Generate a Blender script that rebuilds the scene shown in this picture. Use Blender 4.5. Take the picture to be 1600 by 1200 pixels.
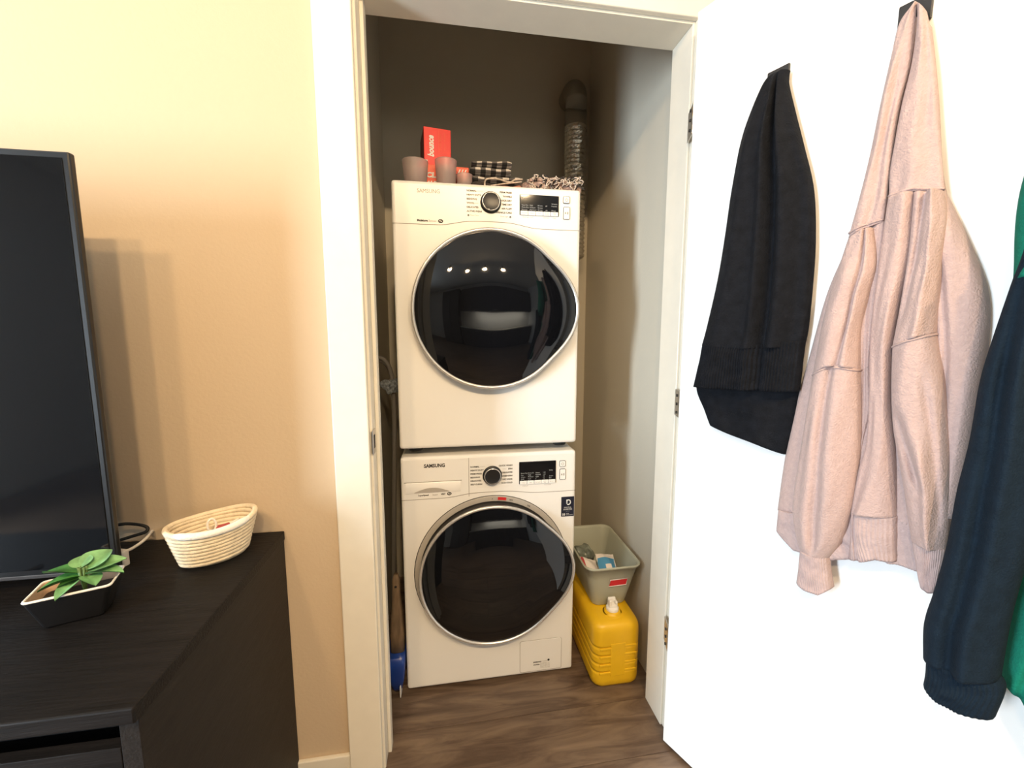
import bpy, bmesh, math, random
from mathutils import Vector, Matrix
random.seed(7)
for o in list(bpy.data.objects): bpy.data.objects.remove(o)
SC = bpy.context.scene
COL = SC.collection
PI = math.pi
def R(d): return math.radians(d)

# ---------------------------------------------------------------- camera, world, lights, exposure
def camera():
    yaw, pitch, roll = -0.15467, 0.11529, 0.00009
    cy, sy, cp, sp = math.cos(yaw), math.sin(yaw), math.cos(pitch), math.sin(pitch)
    f = Vector((-sy*cp, cy*cp, -sp)); r = Vector((cy, sy, 0)); u = r.cross(f)
    m = Matrix((r, u, -f)).transposed().to_4x4()
    m.translation = Vector((-0.1328, -1.3115, 1.2403))
    cd = bpy.data.cameras.new('camera'); cam = bpy.data.objects.new('camera', cd)
    cd.sensor_width = 36; cd.lens = 627/1600*36; cd.clip_start = 0.02
    cam.matrix_world = m; COL.objects.link(cam); SC.camera = cam
camera()
W = bpy.data.worlds.new('world'); SC.world = W; W.use_nodes = True
W.node_tree.nodes['Background'].inputs[0].default_value = (0.55, 0.7, 1.0, 1)
W.node_tree.nodes['Background'].inputs[1].default_value = 0.6
SC.view_settings.view_transform = 'Standard'; SC.view_settings.look = 'None'
SC.view_settings.gamma = 1; SC.view_settings.use_curve_mapping = False
SC.view_settings.exposure = 0.2
def area(name, loc, target, sx, sy, power, col, spread=180):
    l = bpy.data.lights.new(name, 'AREA'); l.shape = 'RECTANGLE'; l.size = sx; l.size_y = sy
    l.energy = power; l.color = col; l.spread = R(spread)
    o = bpy.data.objects.new(name, l); o.location = loc
    o.rotation_euler = (Vector(target)-Vector(loc)).to_track_quat('-Z', 'Y').to_euler()
    COL.objects.link(o); return o
def spot(name, loc, target, power, col, deg=100, blend=0.8, rad=0.04):
    l = bpy.data.lights.new(name, 'SPOT'); l.energy = power; l.color = col
    l.spot_size = R(deg); l.spot_blend = blend; l.shadow_soft_size = rad
    o = bpy.data.objects.new(name, l); o.location = loc
    o.rotation_euler = (Vector(target)-Vector(loc)).to_track_quat('-Z', 'Y').to_euler()
    COL.objects.link(o); return o
# daylight through the glazed balcony door in the left wall
area('window_daylight', (-3.55, -2.25, 1.15), (0.55, 0.0, 1.0), 0.60, 2.0, 165, (0.76, 0.89, 1.0))
# warm ceiling lamps behind the camera
WARM = (1.0, 0.69, 0.38)
spot('wall_spot', (-0.95, -1.95, 2.58), (-0.50, -0.3, 0.95), 62, WARM, 115, 1.0, 0.06)
spot('track_spot', (0.05, -2.35, 2.56), (0.0, 0.0, 1.0), 112, (1.0, 0.73, 0.43), 130, 0.8, 0.05)
spot('track_spot', (-0.45, -2.35, 2.56), (-0.35, 0.0, 1.1), 66, (1.0, 0.68, 0.36), 140, 0.8, 0.05)
spot('track_spot', (0.55, -2.35, 2.56), (0.35, 0.0, 0.7), 74, (1.0, 0.72, 0.42), 140, 0.8, 0.05)
# lit kitchen worktop behind the camera
area('worktop_light', (0.9, -4.28, 1.53), (0.9, -4.6, 1.0), 2.0, 0.05, 26, (1.0, 0.90, 0.72))

# ---------------------------------------------------------------- materials
def nd(nt, t, **kw):
    n = nt.nodes.new(t)
    for k, v in kw.items(): setattr(n, k, v)
    return n
def mat(name, col, rough=0.5, metal=0.0, var=0.0, vscale=8, bump=0.0, bscale=60, spec=0.5, coat=0.0, trans=0.0, alpha=1.0, sheen=0.0, emit=0, stretch=(1,1,1), rand=0.0):
    m = bpy.data.materials.new(name); m.use_nodes = True
    nt = m.node_tree; b = nt.nodes['Principled BSDF']
    b.inputs['Base Color'].default_value = (*col, 1); b.inputs['Roughness'].default_value = rough
    b.inputs['Metallic'].default_value = metal; b.inputs['Specular IOR Level'].default_value = spec
    b.inputs['Coat Weight'].default_value = coat; b.inputs['Transmission Weight'].default_value = trans
    b.inputs['Alpha'].default_value = alpha
    b.inputs['Sheen Weight'].default_value = sheen
    if emit:
        b.inputs['Emission Color'].default_value = (*col, 1); b.inputs['Emission Strength'].default_value = emit
    tc = nd(nt, 'ShaderNodeTexCoord'); mp = nd(nt, 'ShaderNodeMapping'); mp.inputs['Scale'].default_value = stretch
    nt.links.new(tc.outputs['Object'], mp.inputs['Vector'])
    if var:
        n = nd(nt, 'ShaderNodeTexNoise'); n.inputs['Scale'].default_value = vscale; n.inputs['Detail'].default_value = 5
        nt.links.new(mp.outputs[0], n.inputs['Vector'])
        r = nd(nt, 'ShaderNodeValToRGB')
        r.color_ramp.elements[0].position = 0.3; r.color_ramp.elements[1].position = 0.7
        r.color_ramp.elements[0].color = (*[c*(1-var) for c in col], 1)
        r.color_ramp.elements[1].color = (*[min(1, c*(1+var)) for c in col], 1)
        nt.links.new(n.outputs['Fac'], r.inputs[0]); nt.links.new(r.outputs[0], b.inputs['Base Color'])
    if bump:
        n2 = nd(nt, 'ShaderNodeTexNoise'); n2.inputs['Scale'].default_value = bscale; n2.inputs['Detail'].default_value = 3
        nt.links.new(mp.outputs[0], n2.inputs['Vector'])
        bp = nd(nt, 'ShaderNodeBump'); bp.inputs['Strength'].default_value = bump; bp.inputs['Distance'].default_value = 0.004
        nt.links.new(n2.outputs['Fac'], bp.inputs['Height']); nt.links.new(bp.outputs[0], b.inputs['Normal'])
    return m
M = {}
M['wall'] = mat('wall_paint', (0.61, 0.475, 0.325), 0.75, bump=0.12, bscale=140, spec=0.3)
M['wall_pale'] = mat('pale_wall_paint', (0.72, 0.73, 0.73), 0.8, bump=0.1, bscale=140, spec=0.2)
M['closet'] = mat('closet_paint', (0.60, 0.55, 0.45), 0.8, bump=0.12, bscale=140, spec=0.2)
M['ceil'] = mat('ceiling_paint', (0.80, 0.79, 0.76), 0.9, bump=0.2, bscale=200)
M['trim'] = mat('trim_white', (0.80, 0.75, 0.64), 0.4, var=0.02, vscale=20)
M['door'] = mat('door_white', (0.87, 0.87, 0.86), 0.45, bump=0.02, bscale=90)
M['enamel'] = mat('white_enamel', (0.84, 0.83, 0.80), 0.28, spec=0.5)
M['enamel_panel'] = mat('white_plastic_panel', (0.85, 0.84, 0.81), 0.33)
M['white_plastic'] = mat('white_plastic', (0.86, 0.85, 0.82), 0.35)
M['seam'] = mat('seam_shadow_grey', (0.30, 0.27, 0.23), 0.7)
M['grey_plastic'] = mat('warm_grey_plastic', (0.42, 0.39, 0.35), 0.4)
M['black_gloss'] = mat('black_glass', (0.004, 0.0045, 0.006), 0.06, spec=0.55)
M['black_dome'] = mat('smoked_door_glass', (0.004, 0.0045, 0.006), 0.035, spec=0.5)
M['black_plastic'] = mat('black_plastic', (0.012, 0.012, 0.013), 0.35)
M['black_rubber'] = mat('black_rubber', (0.01, 0.01, 0.01), 0.7)
M['chrome'] = mat('satin_chrome', (0.80, 0.79, 0.77), 0.2, metal=1.0)
M['silver_paint'] = mat('silver_ring', (0.72, 0.70, 0.67), 0.25, metal=0.7)
M['hinge'] = mat('brushed_steel', (0.55, 0.52, 0.48), 0.35, metal=1.0)
M['ink'] = mat('dark_print', (0.02, 0.018, 0.016), 0.6)
M['ink_grey'] = mat('grey_print', (0.28, 0.26, 0.22), 0.5)
M['ink_white'] = mat('white_print', (0.75, 0.75, 0.73), 0.6)
M['ink_lcd'] = mat('pale_display_print', (0.42, 0.44, 0.44), 0.6)
M['navy_sticker'] = mat('navy_sticker', (0.008, 0.010, 0.025), 0.4)
M['red_sticker'] = mat('red_sticker', (0.55, 0.02, 0.02), 0.5)
M['red_card'] = mat('red_carton', (0.72, 0.018, 0.015), 0.45)
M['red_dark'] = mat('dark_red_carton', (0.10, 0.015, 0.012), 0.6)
M['orange_card'] = mat('orange_carton', (0.78, 0.10, 0.04), 0.5, var=0.15, vscale=30)
M['frosted'] = mat('frosted_plastic', (0.86, 0.75, 0.73), 0.34, trans=0.8)
M['yellow'] = mat('yellow_plastic', (0.82, 0.50, 0.012), 0.38, var=0.04, vscale=14, bump=0.05, bscale=120)
M['bin'] = mat('sage_grey_plastic', (0.40, 0.41, 0.33), 0.45, bump=0.03, bscale=200)
M['foil'] = mat('foil_duct', (0.72, 0.70, 0.65), 0.22, metal=0.9, bump=0.5, bscale=70)
M['pipe'] = mat('dull_duct_pipe', (0.30, 0.27, 0.21), 0.5, metal=0.3)
M['dresser'] = mat('black_brown_wood', (0.0085, 0.0075, 0.0075), 0.5, spec=0.18, var=0.35, vscale=30, bump=0.25, bscale=90, stretch=(0.25, 3, 3))
M['dresser_side'] = mat('black_brown_side', (0.0125, 0.010, 0.0085), 0.55, spec=0.3, var=0.3, vscale=30, bump=0.2, bscale=90, stretch=(3, 0.4, 3))
M['screen'] = mat('tv_screen', (0.005, 0.006, 0.008), 0.07, spec=0.55)
M['tv_bezel'] = mat('tv_bezel', (0.008, 0.008, 0.009), 0.3)
M['tv_trim'] = mat('tv_lower_trim', (0.05, 0.05, 0.055), 0.3)
M['rope'] = mat('cotton_rope', (0.80, 0.67, 0.47), 0.9, var=0.10, vscale=60, bump=0.6, bscale=160)
M['rope_pale'] = mat('pale_cotton_wrap', (0.88, 0.84, 0.76), 0.9, bump=0.4, bscale=260)
M['leaf'] = mat('leaf_green', (0.06, 0.20, 0.045), 0.4, var=0.45, vscale=45)
M['leaf_pale'] = mat('leaf_pale_green', (0.20, 0.42, 0.17), 0.35, var=0.4, vscale=45)
M['stem'] = mat('stem_green', (0.10, 0.19, 0.05), 0.6)
M['pot'] = mat('black_pot', (0.010, 0.010, 0.011), 0.4)
M['pot_in'] = mat('tan_clay', (0.62, 0.42, 0.28), 0.8, var=0.15, vscale=60)
M['soil'] = mat('soil', (0.03, 0.02, 0.014), 0.95, bump=0.8, bscale=90)
M['blue'] = mat('blue_plastic', (0.010, 0.045, 0.26), 0.3)
M['kraft'] = mat('brown_handle', (0.17, 0.11, 0.06), 0.7, var=0.35, vscale=20, stretch=(4, 4, 0.7))
M['hose'] = mat('grey_hose', (0.20, 0.18, 0.16), 0.5)
M['mesh_ball'] = mat('grey_duster', (0.26, 0.29, 0.32), 0.9, var=0.6, vscale=120, bump=1.0, bscale=150)
M['bag'] = mat('grey_green_film', (0.16, 0.18, 0.15), 0.25, var=0.5, vscale=30)
M['pk_white'] = mat('packet_white', (0.78, 0.72, 0.68), 0.4)
M['pk_blue'] = mat('packet_blue', (0.08, 0.30, 0.55), 0.4)
M['pk_teal'] = mat('packet_teal', (0.05, 0.30, 0.26), 0.4)
M['pk_red'] = mat('packet_red', (0.45, 0.05, 0.06), 0.4)
M['red_patch'] = mat('red_label', (0.62, 0.02, 0.03), 0.5)
M['hook'] = mat('black_hook', (0.012, 0.012, 0.014), 0.45)
M['cardigan'] = mat('black_knit', (0.007, 0.008, 0.011), 0.95, var=0.3, vscale=50, bump=0.5, bscale=260, spec=0.2)
M['pink'] = mat('dusty_pink_fleece', (0.51, 0.378, 0.352), 0.95, var=0.06, vscale=120, bump=0.5, bscale=330, spec=0.15, sheen=0.15)
M['pink_rib'] = mat('dusty_pink_rib', (0.49, 0.375, 0.36), 0.95, var=0.06, vscale=120, bump=0.4, bscale=330, spec=0.15)
M['pink_seam'] = mat('pink_seam', (0.40, 0.27, 0.24), 0.95)
M['navy'] = mat('navy_fleece', (0.007, 0.016, 0.028), 0.95, var=0.15, vscale=60, bump=0.4, bscale=330, spec=0.2)
M['green'] = mat('emerald_fleece', (0.005, 0.17, 0.115), 0.9, var=0.1, vscale=60, bump=0.4, bscale=330, spec=0.2)
M['cabinet'] = mat('dark_cabinet', (0.03, 0.022, 0.018), 0.5)
M['counter'] = mat('pale_counter', (0.62, 0.58, 0.5), 0.3)
M['bulb'] = mat('lamp_glow', (1.0, 0.80, 0.5), 0.5, emit=25)
M['lamp_metal'] = mat('lamp_metal', (0.35, 0.33, 0.30), 0.3, metal=1.0)
M['subfloor'] = mat('subfloor', (0.035, 0.026, 0.020), 0.9)

def plank_mat():
    m = bpy.data.materials.new('vinyl_plank'); m.use_nodes = True; nt = m.node_tree; b = nt.nodes['Principled BSDF']
    tc = nd(nt, 'ShaderNodeTexCoord'); oi = nd(nt, 'ShaderNodeObjectInfo')
    mul = nd(nt, 'ShaderNodeVectorMath', operation='SCALE'); mul.inputs['Scale'].default_value = 37.0
    comb = nd(nt, 'ShaderNodeCombineXYZ')
    for k in range(3): nt.links.new(oi.outputs['Random'], comb.inputs[k])
    nt.links.new(comb.outputs[0], mul.inputs[0])
    add = nd(nt, 'ShaderNodeVectorMath', operation='ADD')
    nt.links.new(tc.outputs['Object'], add.inputs[0]); nt.links.new(mul.outputs[0], add.inputs[1])
    mp = nd(nt, 'ShaderNodeMapping'); mp.inputs['Scale'].default_value = (1.6, 11, 1)
    nt.links.new(add.outputs[0], mp.inputs[0])
    n = nd(nt, 'ShaderNodeTexNoise'); n.inputs['Scale'].default_value = 2.2; n.inputs['Detail'].default_value = 9; n.inputs['Roughness'].default_value = 0.62; n.inputs['Distortion'].default_value = 0.9
    nt.links.new(mp.outputs[0], n.inputs['Vector'])
    r = nd(nt, 'ShaderNodeValToRGB'); e = r.color_ramp.elements
    e[0].position = 0.28; e[0].color = (0.055, 0.034, 0.022, 1)
    e[1].position = 0.74; e[1].color = (0.27, 0.19, 0.13, 1)
    x = e.new(0.45); x.color = (0.13, 0.085, 0.058, 1)
    x = e.new(0.58); x.color = (0.195, 0.135, 0.092, 1)
    nt.links.new(n.outputs['Fac'], r.inputs[0])
    mr = nd(nt, 'ShaderNodeMapRange'); mr.inputs[3].default_value = 0.85; mr.inputs[4].default_value = 1.15
    nt.links.new(oi.outputs['Random'], mr.inputs[0])
    hs = nd(nt, 'ShaderNodeHueSaturation'); nt.links.new(mr.outputs[0], hs.inputs['Value']); nt.links.new(r.outputs[0], hs.inputs['Color'])
    nt.links.new(hs.outputs[0], b.inputs['Base Color']); b.inputs['Roughness'].default_value = 0.45
    bp = nd(nt, 'ShaderNodeBump'); bp.inputs['Strength'].default_value = 0.15; bp.inputs['Distance'].default_value = 0.002
    nt.links.new(n.outputs['Fac'], bp.inputs['Height']); nt.links.new(bp.outputs[0], b.inputs['Normal'])
    return m
M['plank'] = plank_mat()
def plaid_mat(name, c0, c1, c2, s):
    m = bpy.data.materials.new(name); m.use_nodes = True; nt = m.node_tree; b = nt.nodes['Principled BSDF']
    tc = nd(nt, 'ShaderNodeTexCoord')
    sep = nd(nt, 'ShaderNodeSeparateXYZ'); nt.links.new(tc.outputs['UV'], sep.inputs[0])
    out = []
    for k in (0, 1):
        a = nd(nt, 'ShaderNodeMath', operation='MULTIPLY'); a.inputs[1].default_value = s[k]; nt.links.new(sep.outputs[k], a.inputs[0])
        f = nd(nt, 'ShaderNodeMath', operation='FRACT'); nt.links.new(a.outputs[0], f.inputs[0])
        g = nd(nt, 'ShaderNodeMath', operation='GREATER_THAN'); g.inputs[1].default_value = 0.5; nt.links.new(f.outputs[0], g.inputs[0]); out.append(g)
    sm = nd(nt, 'ShaderNodeMath', operation='ADD'); nt.links.new(out[0].outputs[0], sm.inputs[0]); nt.links.new(out[1].outputs[0], sm.inputs[1])
    dv = nd(nt, 'ShaderNodeMath', operation='DIVIDE'); dv.inputs[1].default_value = 2.0; nt.links.new(sm.outputs[0], dv.inputs[0])
    r = nd(nt, 'ShaderNodeValToRGB'); r.color_ramp.interpolation = 'CONSTANT'; e = r.color_ramp.elements
    e[0].position = 0; e[0].color = (*c0, 1); e[1].position = 0.75; e[1].color = (*c2, 1); x = e.new(0.25); x.color = (*c1, 1)
    nt.links.new(dv.outputs[0], r.inputs[0]); nt.links.new(r.outputs[0], b.inputs['Base Color'])
    b.inputs['Roughness'].default_value = 0.95
    return m
M['plaid'] = plaid_mat('black_white_plaid', (0.012, 0.012, 0.013), (0.10, 0.09, 0.09), (0.60, 0.55, 0.50), (4, 3))
M['throw'] = mat('pink_grey_crochet', (0.42, 0.30, 0.27), 0.95, var=0.75, vscale=55, bump=1.0, bscale=90)
M['fringe'] = mat('pale_fringe', (0.60, 0.50, 0.42), 0.95, var=0.4, vscale=80)
M['throw_dark'] = mat('dark_knit_fold', (0.04, 0.032, 0.03), 0.95, var=0.6, vscale=60)
M['rust'] = mat('rust_fold', (0.50, 0.22, 0.15), 0.95, var=0.3, vscale=60)

# ---------------------------------------------------------------- mesh helpers
class MB:
    def __init__(s): s.v = []; s.f = []; s.mi = []; s.sm = []; s.mats = []; s.uv = {}
    def m(s, mt):
        if mt not in s.mats: s.mats.append(mt)
        return s.mats.index(mt)
    def add(s, vs, fs, mt, smooth=True, T=None):
        o = len(s.v); k = s.m(mt)
        s.v += [tuple(T @ Vector(v)) if T is not None else tuple(v) for v in vs]
        for f in fs: s.f.append([i+o for i in f]); s.mi.append(k); s.sm.append(smooth)
        return s
    def rbox(s, lo, hi, mt, r=0.0, seg=2, T=None):
        c = [(a+b)/2 for a, b in zip(lo, hi)]; d = [abs(b-a) for a, b in zip(lo, hi)]
        bm = bmesh.new(); bmesh.ops.create_cube(bm, size=1)
        for v in bm.verts: v.co = Vector((v.co.x*d[0]+c[0], v.co.y*d[1]+c[1], v.co.z*d[2]+c[2]))
        if r > 0:
            bmesh.ops.bevel(bm, geom=list(bm.edges)+list(bm.verts), offset=min(r, min(d)*0.49), segments=seg, affect='EDGES', profile=0.5)
        bm.verts.index_update()
        s.add([v.co.copy() for v in bm.verts], [[v.index for v in f.verts] for f in bm.faces], mt, False, T); bm.free(); return s
    def loft(s, rings, mt, closed=True, caps=(True, True), smooth=True, T=None):
        n = len(rings[0]); vs = [p for r in rings for p in r]; fs = []
        for i in range(len(rings)-1):
            for j in range(n if closed else n-1):
                a = i*n+j; b = i*n+(j+1) % n; fs.append([a, b, b+n, a+n])
        if caps[0]: fs.append(list(range(n))[::-1])
        if caps[1]: fs.append([(len(rings)-1)*n+j for j in range(n)])
        return s.add(vs, fs, mt, smooth, T)
    def tube(s, path, r, mt, n=10, closed=False, T=None, caps=True):
        P = [Vector(p) for p in path]; k = len(P); rings = []; up = None
        for i in range(k):
            t = (P[(i+1) % k]-P[i-1]) if closed else (P[min(i+1, k-1)]-P[max(i-1, 0)])
            t.normalize()
            if up is None:
                up = Vector((0, 0, 1)) if abs(t.z) < 0.9 else Vector((1, 0, 0))
            a = t.cross(up); 
            if a.length < 1e-6: a = t.orthogonal()
            a.normalize(); b = a.cross(t); up = b
            rr = r[i] if isinstance(r, (list, tuple)) else r
            rings.append([P[i]+a*rr*math.cos(2*PI*j/n)+b*rr*math.sin(2*PI*j/n) for j in range(n)])
        if closed: rings.append(rings[0])
        return s.loft(rings, mt, True, (caps and not closed, caps and not closed), True, T)
    def lathe(s, prof, mt, n=32, T=None, smooth=True, caps=(False, False)):
        return s.loft([[(r*math.cos(2*PI*j/n), r*math.sin(2*PI*j/n), z) for j in range(n)] for r, z in prof], mt, True, caps, smooth, T)
    def text(s, body, size, mt, T, align='LEFT', shear=0.0, ext=0.0, bold=0.0, width=None):
        c = bpy.data.curves.new('t', 'FONT'); c.body = body; c.size = size; c.align_x = align; c.shear = shear
        c.extrude = ext; c.offset = bold; c.resolution_u = 2
        o = bpy.data.objects.new('t', c)
        me = bpy.data.meshes.new_from_object(o)
        if width and len(me.vertices):
            xs = [v.co.x for v in me.vertices]; k = width/(max(xs)-min(xs))
            T = T @ Matrix.Diagonal((k, 1, 1, 1))
        s.add([v.co.copy() for v in me.vertices], [list(p.vertices) for p in me.polygons], mt, False, T)
        bpy.data.meshes.remove(me); bpy.data.objects.remove(o); bpy.data.curves.remove(c); return s
    def build(s, name, parent=None, kind=None, loc=None, label=None, autosmooth=True):
        me = bpy.data.meshes.new(name); me.from_pydata(s.v, [], s.f)
        for mt in s.mats: me.materials.append(mt)
        for p, k, q in zip(me.polygons, s.mi, s.sm): p.material_index = k; p.use_smooth = q
        if s.uv:
            l = me.uv_layers.new(name='uv')
            for lp in me.loops: l.data[lp.index].uv = s.uv.get(lp.vertex_index, (0, 0))
        me.update()
        o = bpy.data.objects.new(name, me); COL.objects.link(o)
        if parent: o.parent = parent
        if loc: o.location = loc
        if kind: o['kind'] = kind
        if label: o['label'] = label
        return o
def thing(name, label, cat, loc=(0, 0, 0), rz=0, group=None):
    o = bpy.data.objects.new(name, None); o.empty_display_size = 0.05; COL.objects.link(o)
    o.location = loc; o.rotation_euler = (0, 0, rz); o['label'] = label; o['category'] = cat
    if group: o['group'] = group
    return o
def tag(o, label, cat, group=None):
    o['label'] = label; o['category'] = cat
    if group: o['group'] = group
    return o
def box(name, lo, hi, mt, parent=None, r=0.0, kind=None, label=None):
    return MB().rbox(lo, hi, mt, r).build(name, parent, kind, label=label)
def TX(x=0, y=0, z=0): return Matrix.Translation((x, y, z))
FRONT = Matrix.Rotation(R(90), 4, 'X')      # text in XY -> facing -Y
def smooth_path(pts, n):
    """Catmull-Rom through pts"""
    P = [Vector(p) for p in pts]; out = []
    k = len(P)-1
    for i in range(n+1):
        t = i/n*k; a = min(int(t), k-1); u = t-a
        p0 = P[max(a-1, 0)]; p1 = P[a]; p2 = P[a+1]; p3 = P[min(a+2, k)]
        out.append(0.5*((2*p1)+(p2-p0)*u+(2*p0-5*p1+4*p2-p3)*u*u+(3*p1-p0-3*p2+p3)*u**3))
    return out
def rrect(cx, cy, hx, hy, r, n=5):
    out = []
    for sx, sy, a0 in ((1, 1, 0), (-1, 1, 90), (-1, -1, 180), (1, -1, 270)):
        for i in range(n+1):
            a = R(a0+90*i/n); out.append((cx+sx*(hx-r)+r*math.cos(a), cy+sy*(hy-r)+r*math.sin(a)))
    return out

# ---------------------------------------------------------------- room
XL, XR, YB, YW, CH = -3.6, 2.3, -4.6, -0.24, 2.72       # left, right, behind camera, closet wall face, ceiling
OL, OR, OT = -0.335, 0.517, 2.06                        # closet opening
WI = -0.14                                              # inner face of that wall
CL, CR, CB = -0.42, 0.570, 0.72                          # closet inside
fl = MB().rbox((XL-.1, YB-.1, -0.08), (XR+.1, CB+.1, -0.005), M['subfloor']).build('floor', kind='structure')
pw, plen, gap = 0.182, 1.22, 0.0016
pmesh = None
row = 0; y = CB+0.05
while y > YB:
    x = XL - random.random()*plen*0.9
    while x < XR:
        if pmesh is None:
            o = MB().rbox((-plen/2+gap/2, -pw/2+gap/2, -0.005), (plen/2-gap/2, pw/2-gap/2, 0), M['plank']).build('plank', fl)
            pmesh = o.data
        else:
            o = bpy.data.objects.new('plank', pmesh); COL.objects.link(o); o.parent = fl
        o.location = (x+plen/2, y-pw/2, 0)
        x += plen
    y -= pw
box('ceiling', (XL-.1, YB-.1, CH), (XR+.1, CB+.1, CH+.08), M['ceil'], kind='structure')
wb = MB()
wb.rbox((XL, WI, 0), (OL-.018, YW, CH), M['wall']); wb.rbox((OR+.018, WI, 0), (XR, YW, CH), M['wall']); wb.rbox((OL-.018, WI, OT+.018), (OR+.018, YW, CH), M['wall'])
wb.build('wall_back', kind='structure')
wl = MB()                                                # left wall with a tall glazed opening
wy0, wy1, wz1 = -2.7, -1.8, 2.2
wl.rbox((XL-.1, YB, 0), (XL, wy0, CH), M['wall_pale']); wl.rbox((XL-.1, wy1, 0), (XL, WI, CH), M['wall_pale']); wl.rbox((XL-.1, wy0, wz1), (XL, wy1, CH), M['wall_pale'])
wl.build('wall_left', kind='structure')
wf = MB(); fr = 0.05
wf.rbox((XL-.08, wy0, 0.02), (XL-.02, wy0+fr, wz1), M['trim']); wf.rbox((XL-.08, wy1-fr, 0.02), (XL-.02, wy1, wz1), M['trim'])
wf.rbox((XL-.08, wy0, wz1-fr), (XL-.02, wy1, wz1), M['trim']); wf.rbox((XL-.08, wy0, 0), (XL-.02, wy1, fr), M['trim'])
wf.build('window_1', kind='structure')
box('wall_right', (XR, YB, 0), (XR+.1, WI, CH), M['wall_pale'], kind='structure')
box('wall_front', (XL, YB-.1, 0), (XR, YB, CH), M['wall_pale'], kind='structure')
cw = MB(); cw.rbox((CL-.1, CB, 0), (CR+.1, CB+.1, CH), M['closet']); cw.build('wall_closet_back', kind='structure')
box('wall_closet_left', (CL-.1, WI, 0), (CL, CB, CH), M['closet'], kind='structure')
box('wall_closet_right', (CR, WI, 0), (CR+.1, CB, CH), M['closet'], kind='structure')
# jambs with a stop, casings
def jamb(name, x0, x1, sx):
    b = MB(); b.rbox((x0, WI, 0), (x1, YW, OT+.018), M['trim'], 0.0015, 1)
    return b.build(name, kind='structure')
jl = jamb('trim_1', OL-.018, OL, 1); jr = jamb('trim_2', OR, OR+.018, -1)
jt = box('trim_3', (OL, WI, OT), (OR, YW, OT+.018), M['trim'], kind='structure', r=0.001)
for nm, p, lo, hi in (('door_stop', jl, (OL, -.196, 0), (OL+.010, -.165, OT)), ):
    box(nm, lo, hi, M['trim'], p, 0.002)
def casing(name, lo, hi):
    return box(name, lo, hi, M['trim'], r=0.003, kind='structure')
cs = 0.016
casing('trim_4', (OL-.006-.088, YW-cs, 0), (OL-.006, YW, OT+.006))
casing('trim_5', (OR+.006, YW-cs, 0), (OR+.006+.088, YW, OT+.006))
casing('trim_6', (OL-.006-.088, YW-cs, OT+.006), (OR+.006+.088, YW, OT+.006+.088))
for n, (a, b) in enumerate(((XL, OL-.094), (OR+.094, XR))):
    bb = MB(); bb.rbox((a, YW-.012, 0), (b, YW, 0.072), M['trim'], 0.003, 2); bb.build('baseboard_back' if n == 0 else 'baseboard_right', kind='structure')
# strike plate on the left jamb
sp = MB(); sp.rbox((OL, -.247, .935), (OL+.0025, -.212, 1.0), M['hinge'], 0.001, 1)
sp.rbox((OL+.0015, -.237, .950), (OL+.0030, -.222, .985), M['black_rubber'])
sp.rbox((OL-.003, -.2475, .938), (OL+.002, -.240, .997), M['hinge'], 0.001, 1)
sp.build('strike_plate', jl, label='small steel strike plate')

# ---------------------------------------------------------------- open door, local x along the door, y into the door, z up
DOORDEG = 25.0
DA = (0.494, -0.297)
dang = math.atan2(-math.cos(R(DOORDEG)), math.sin(R(DOORDEG)))
dr = bpy.data.objects.new('door_1', None); COL.objects.link(dr); dr.location = (DA[0], DA[1], 0); dr.rotation_euler = (0, 0, dang); dr['kind'] = 'structure'
MB().rbox((0, 0, 0.012), (0.835, 0.036, 2.045), M['door'], 0.002, 2).build('door_slab', dr)
for hz in (0.345, 1.055, 1.80):
    b = MB(); b.rbox((-.0015, .003, hz-.037), (.0005, .033, hz+.037), M['hinge'], 0.0005, 1)
    pl = [(-.001, .001), (-.040, .040), (-.038, .042), (.001, .003)]
    b.loft([[(x, y, hz-.037) for x, y in pl], [(x, y, hz+.037) for x, y in pl]], M['hinge'], smooth=False)
    b.tube([(-.008, .040, hz-.039), (-.008, .040, hz+.039)], 0.006, M['hinge'], 10)
    for k in (-1, 0, 1): b.tube([(-.012, .010, hz+k*.024), (-.0145, .0075, hz+k*.024)], 0.004, M['black_rubber'], 8)
    b.build('hinge', dr)
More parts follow.
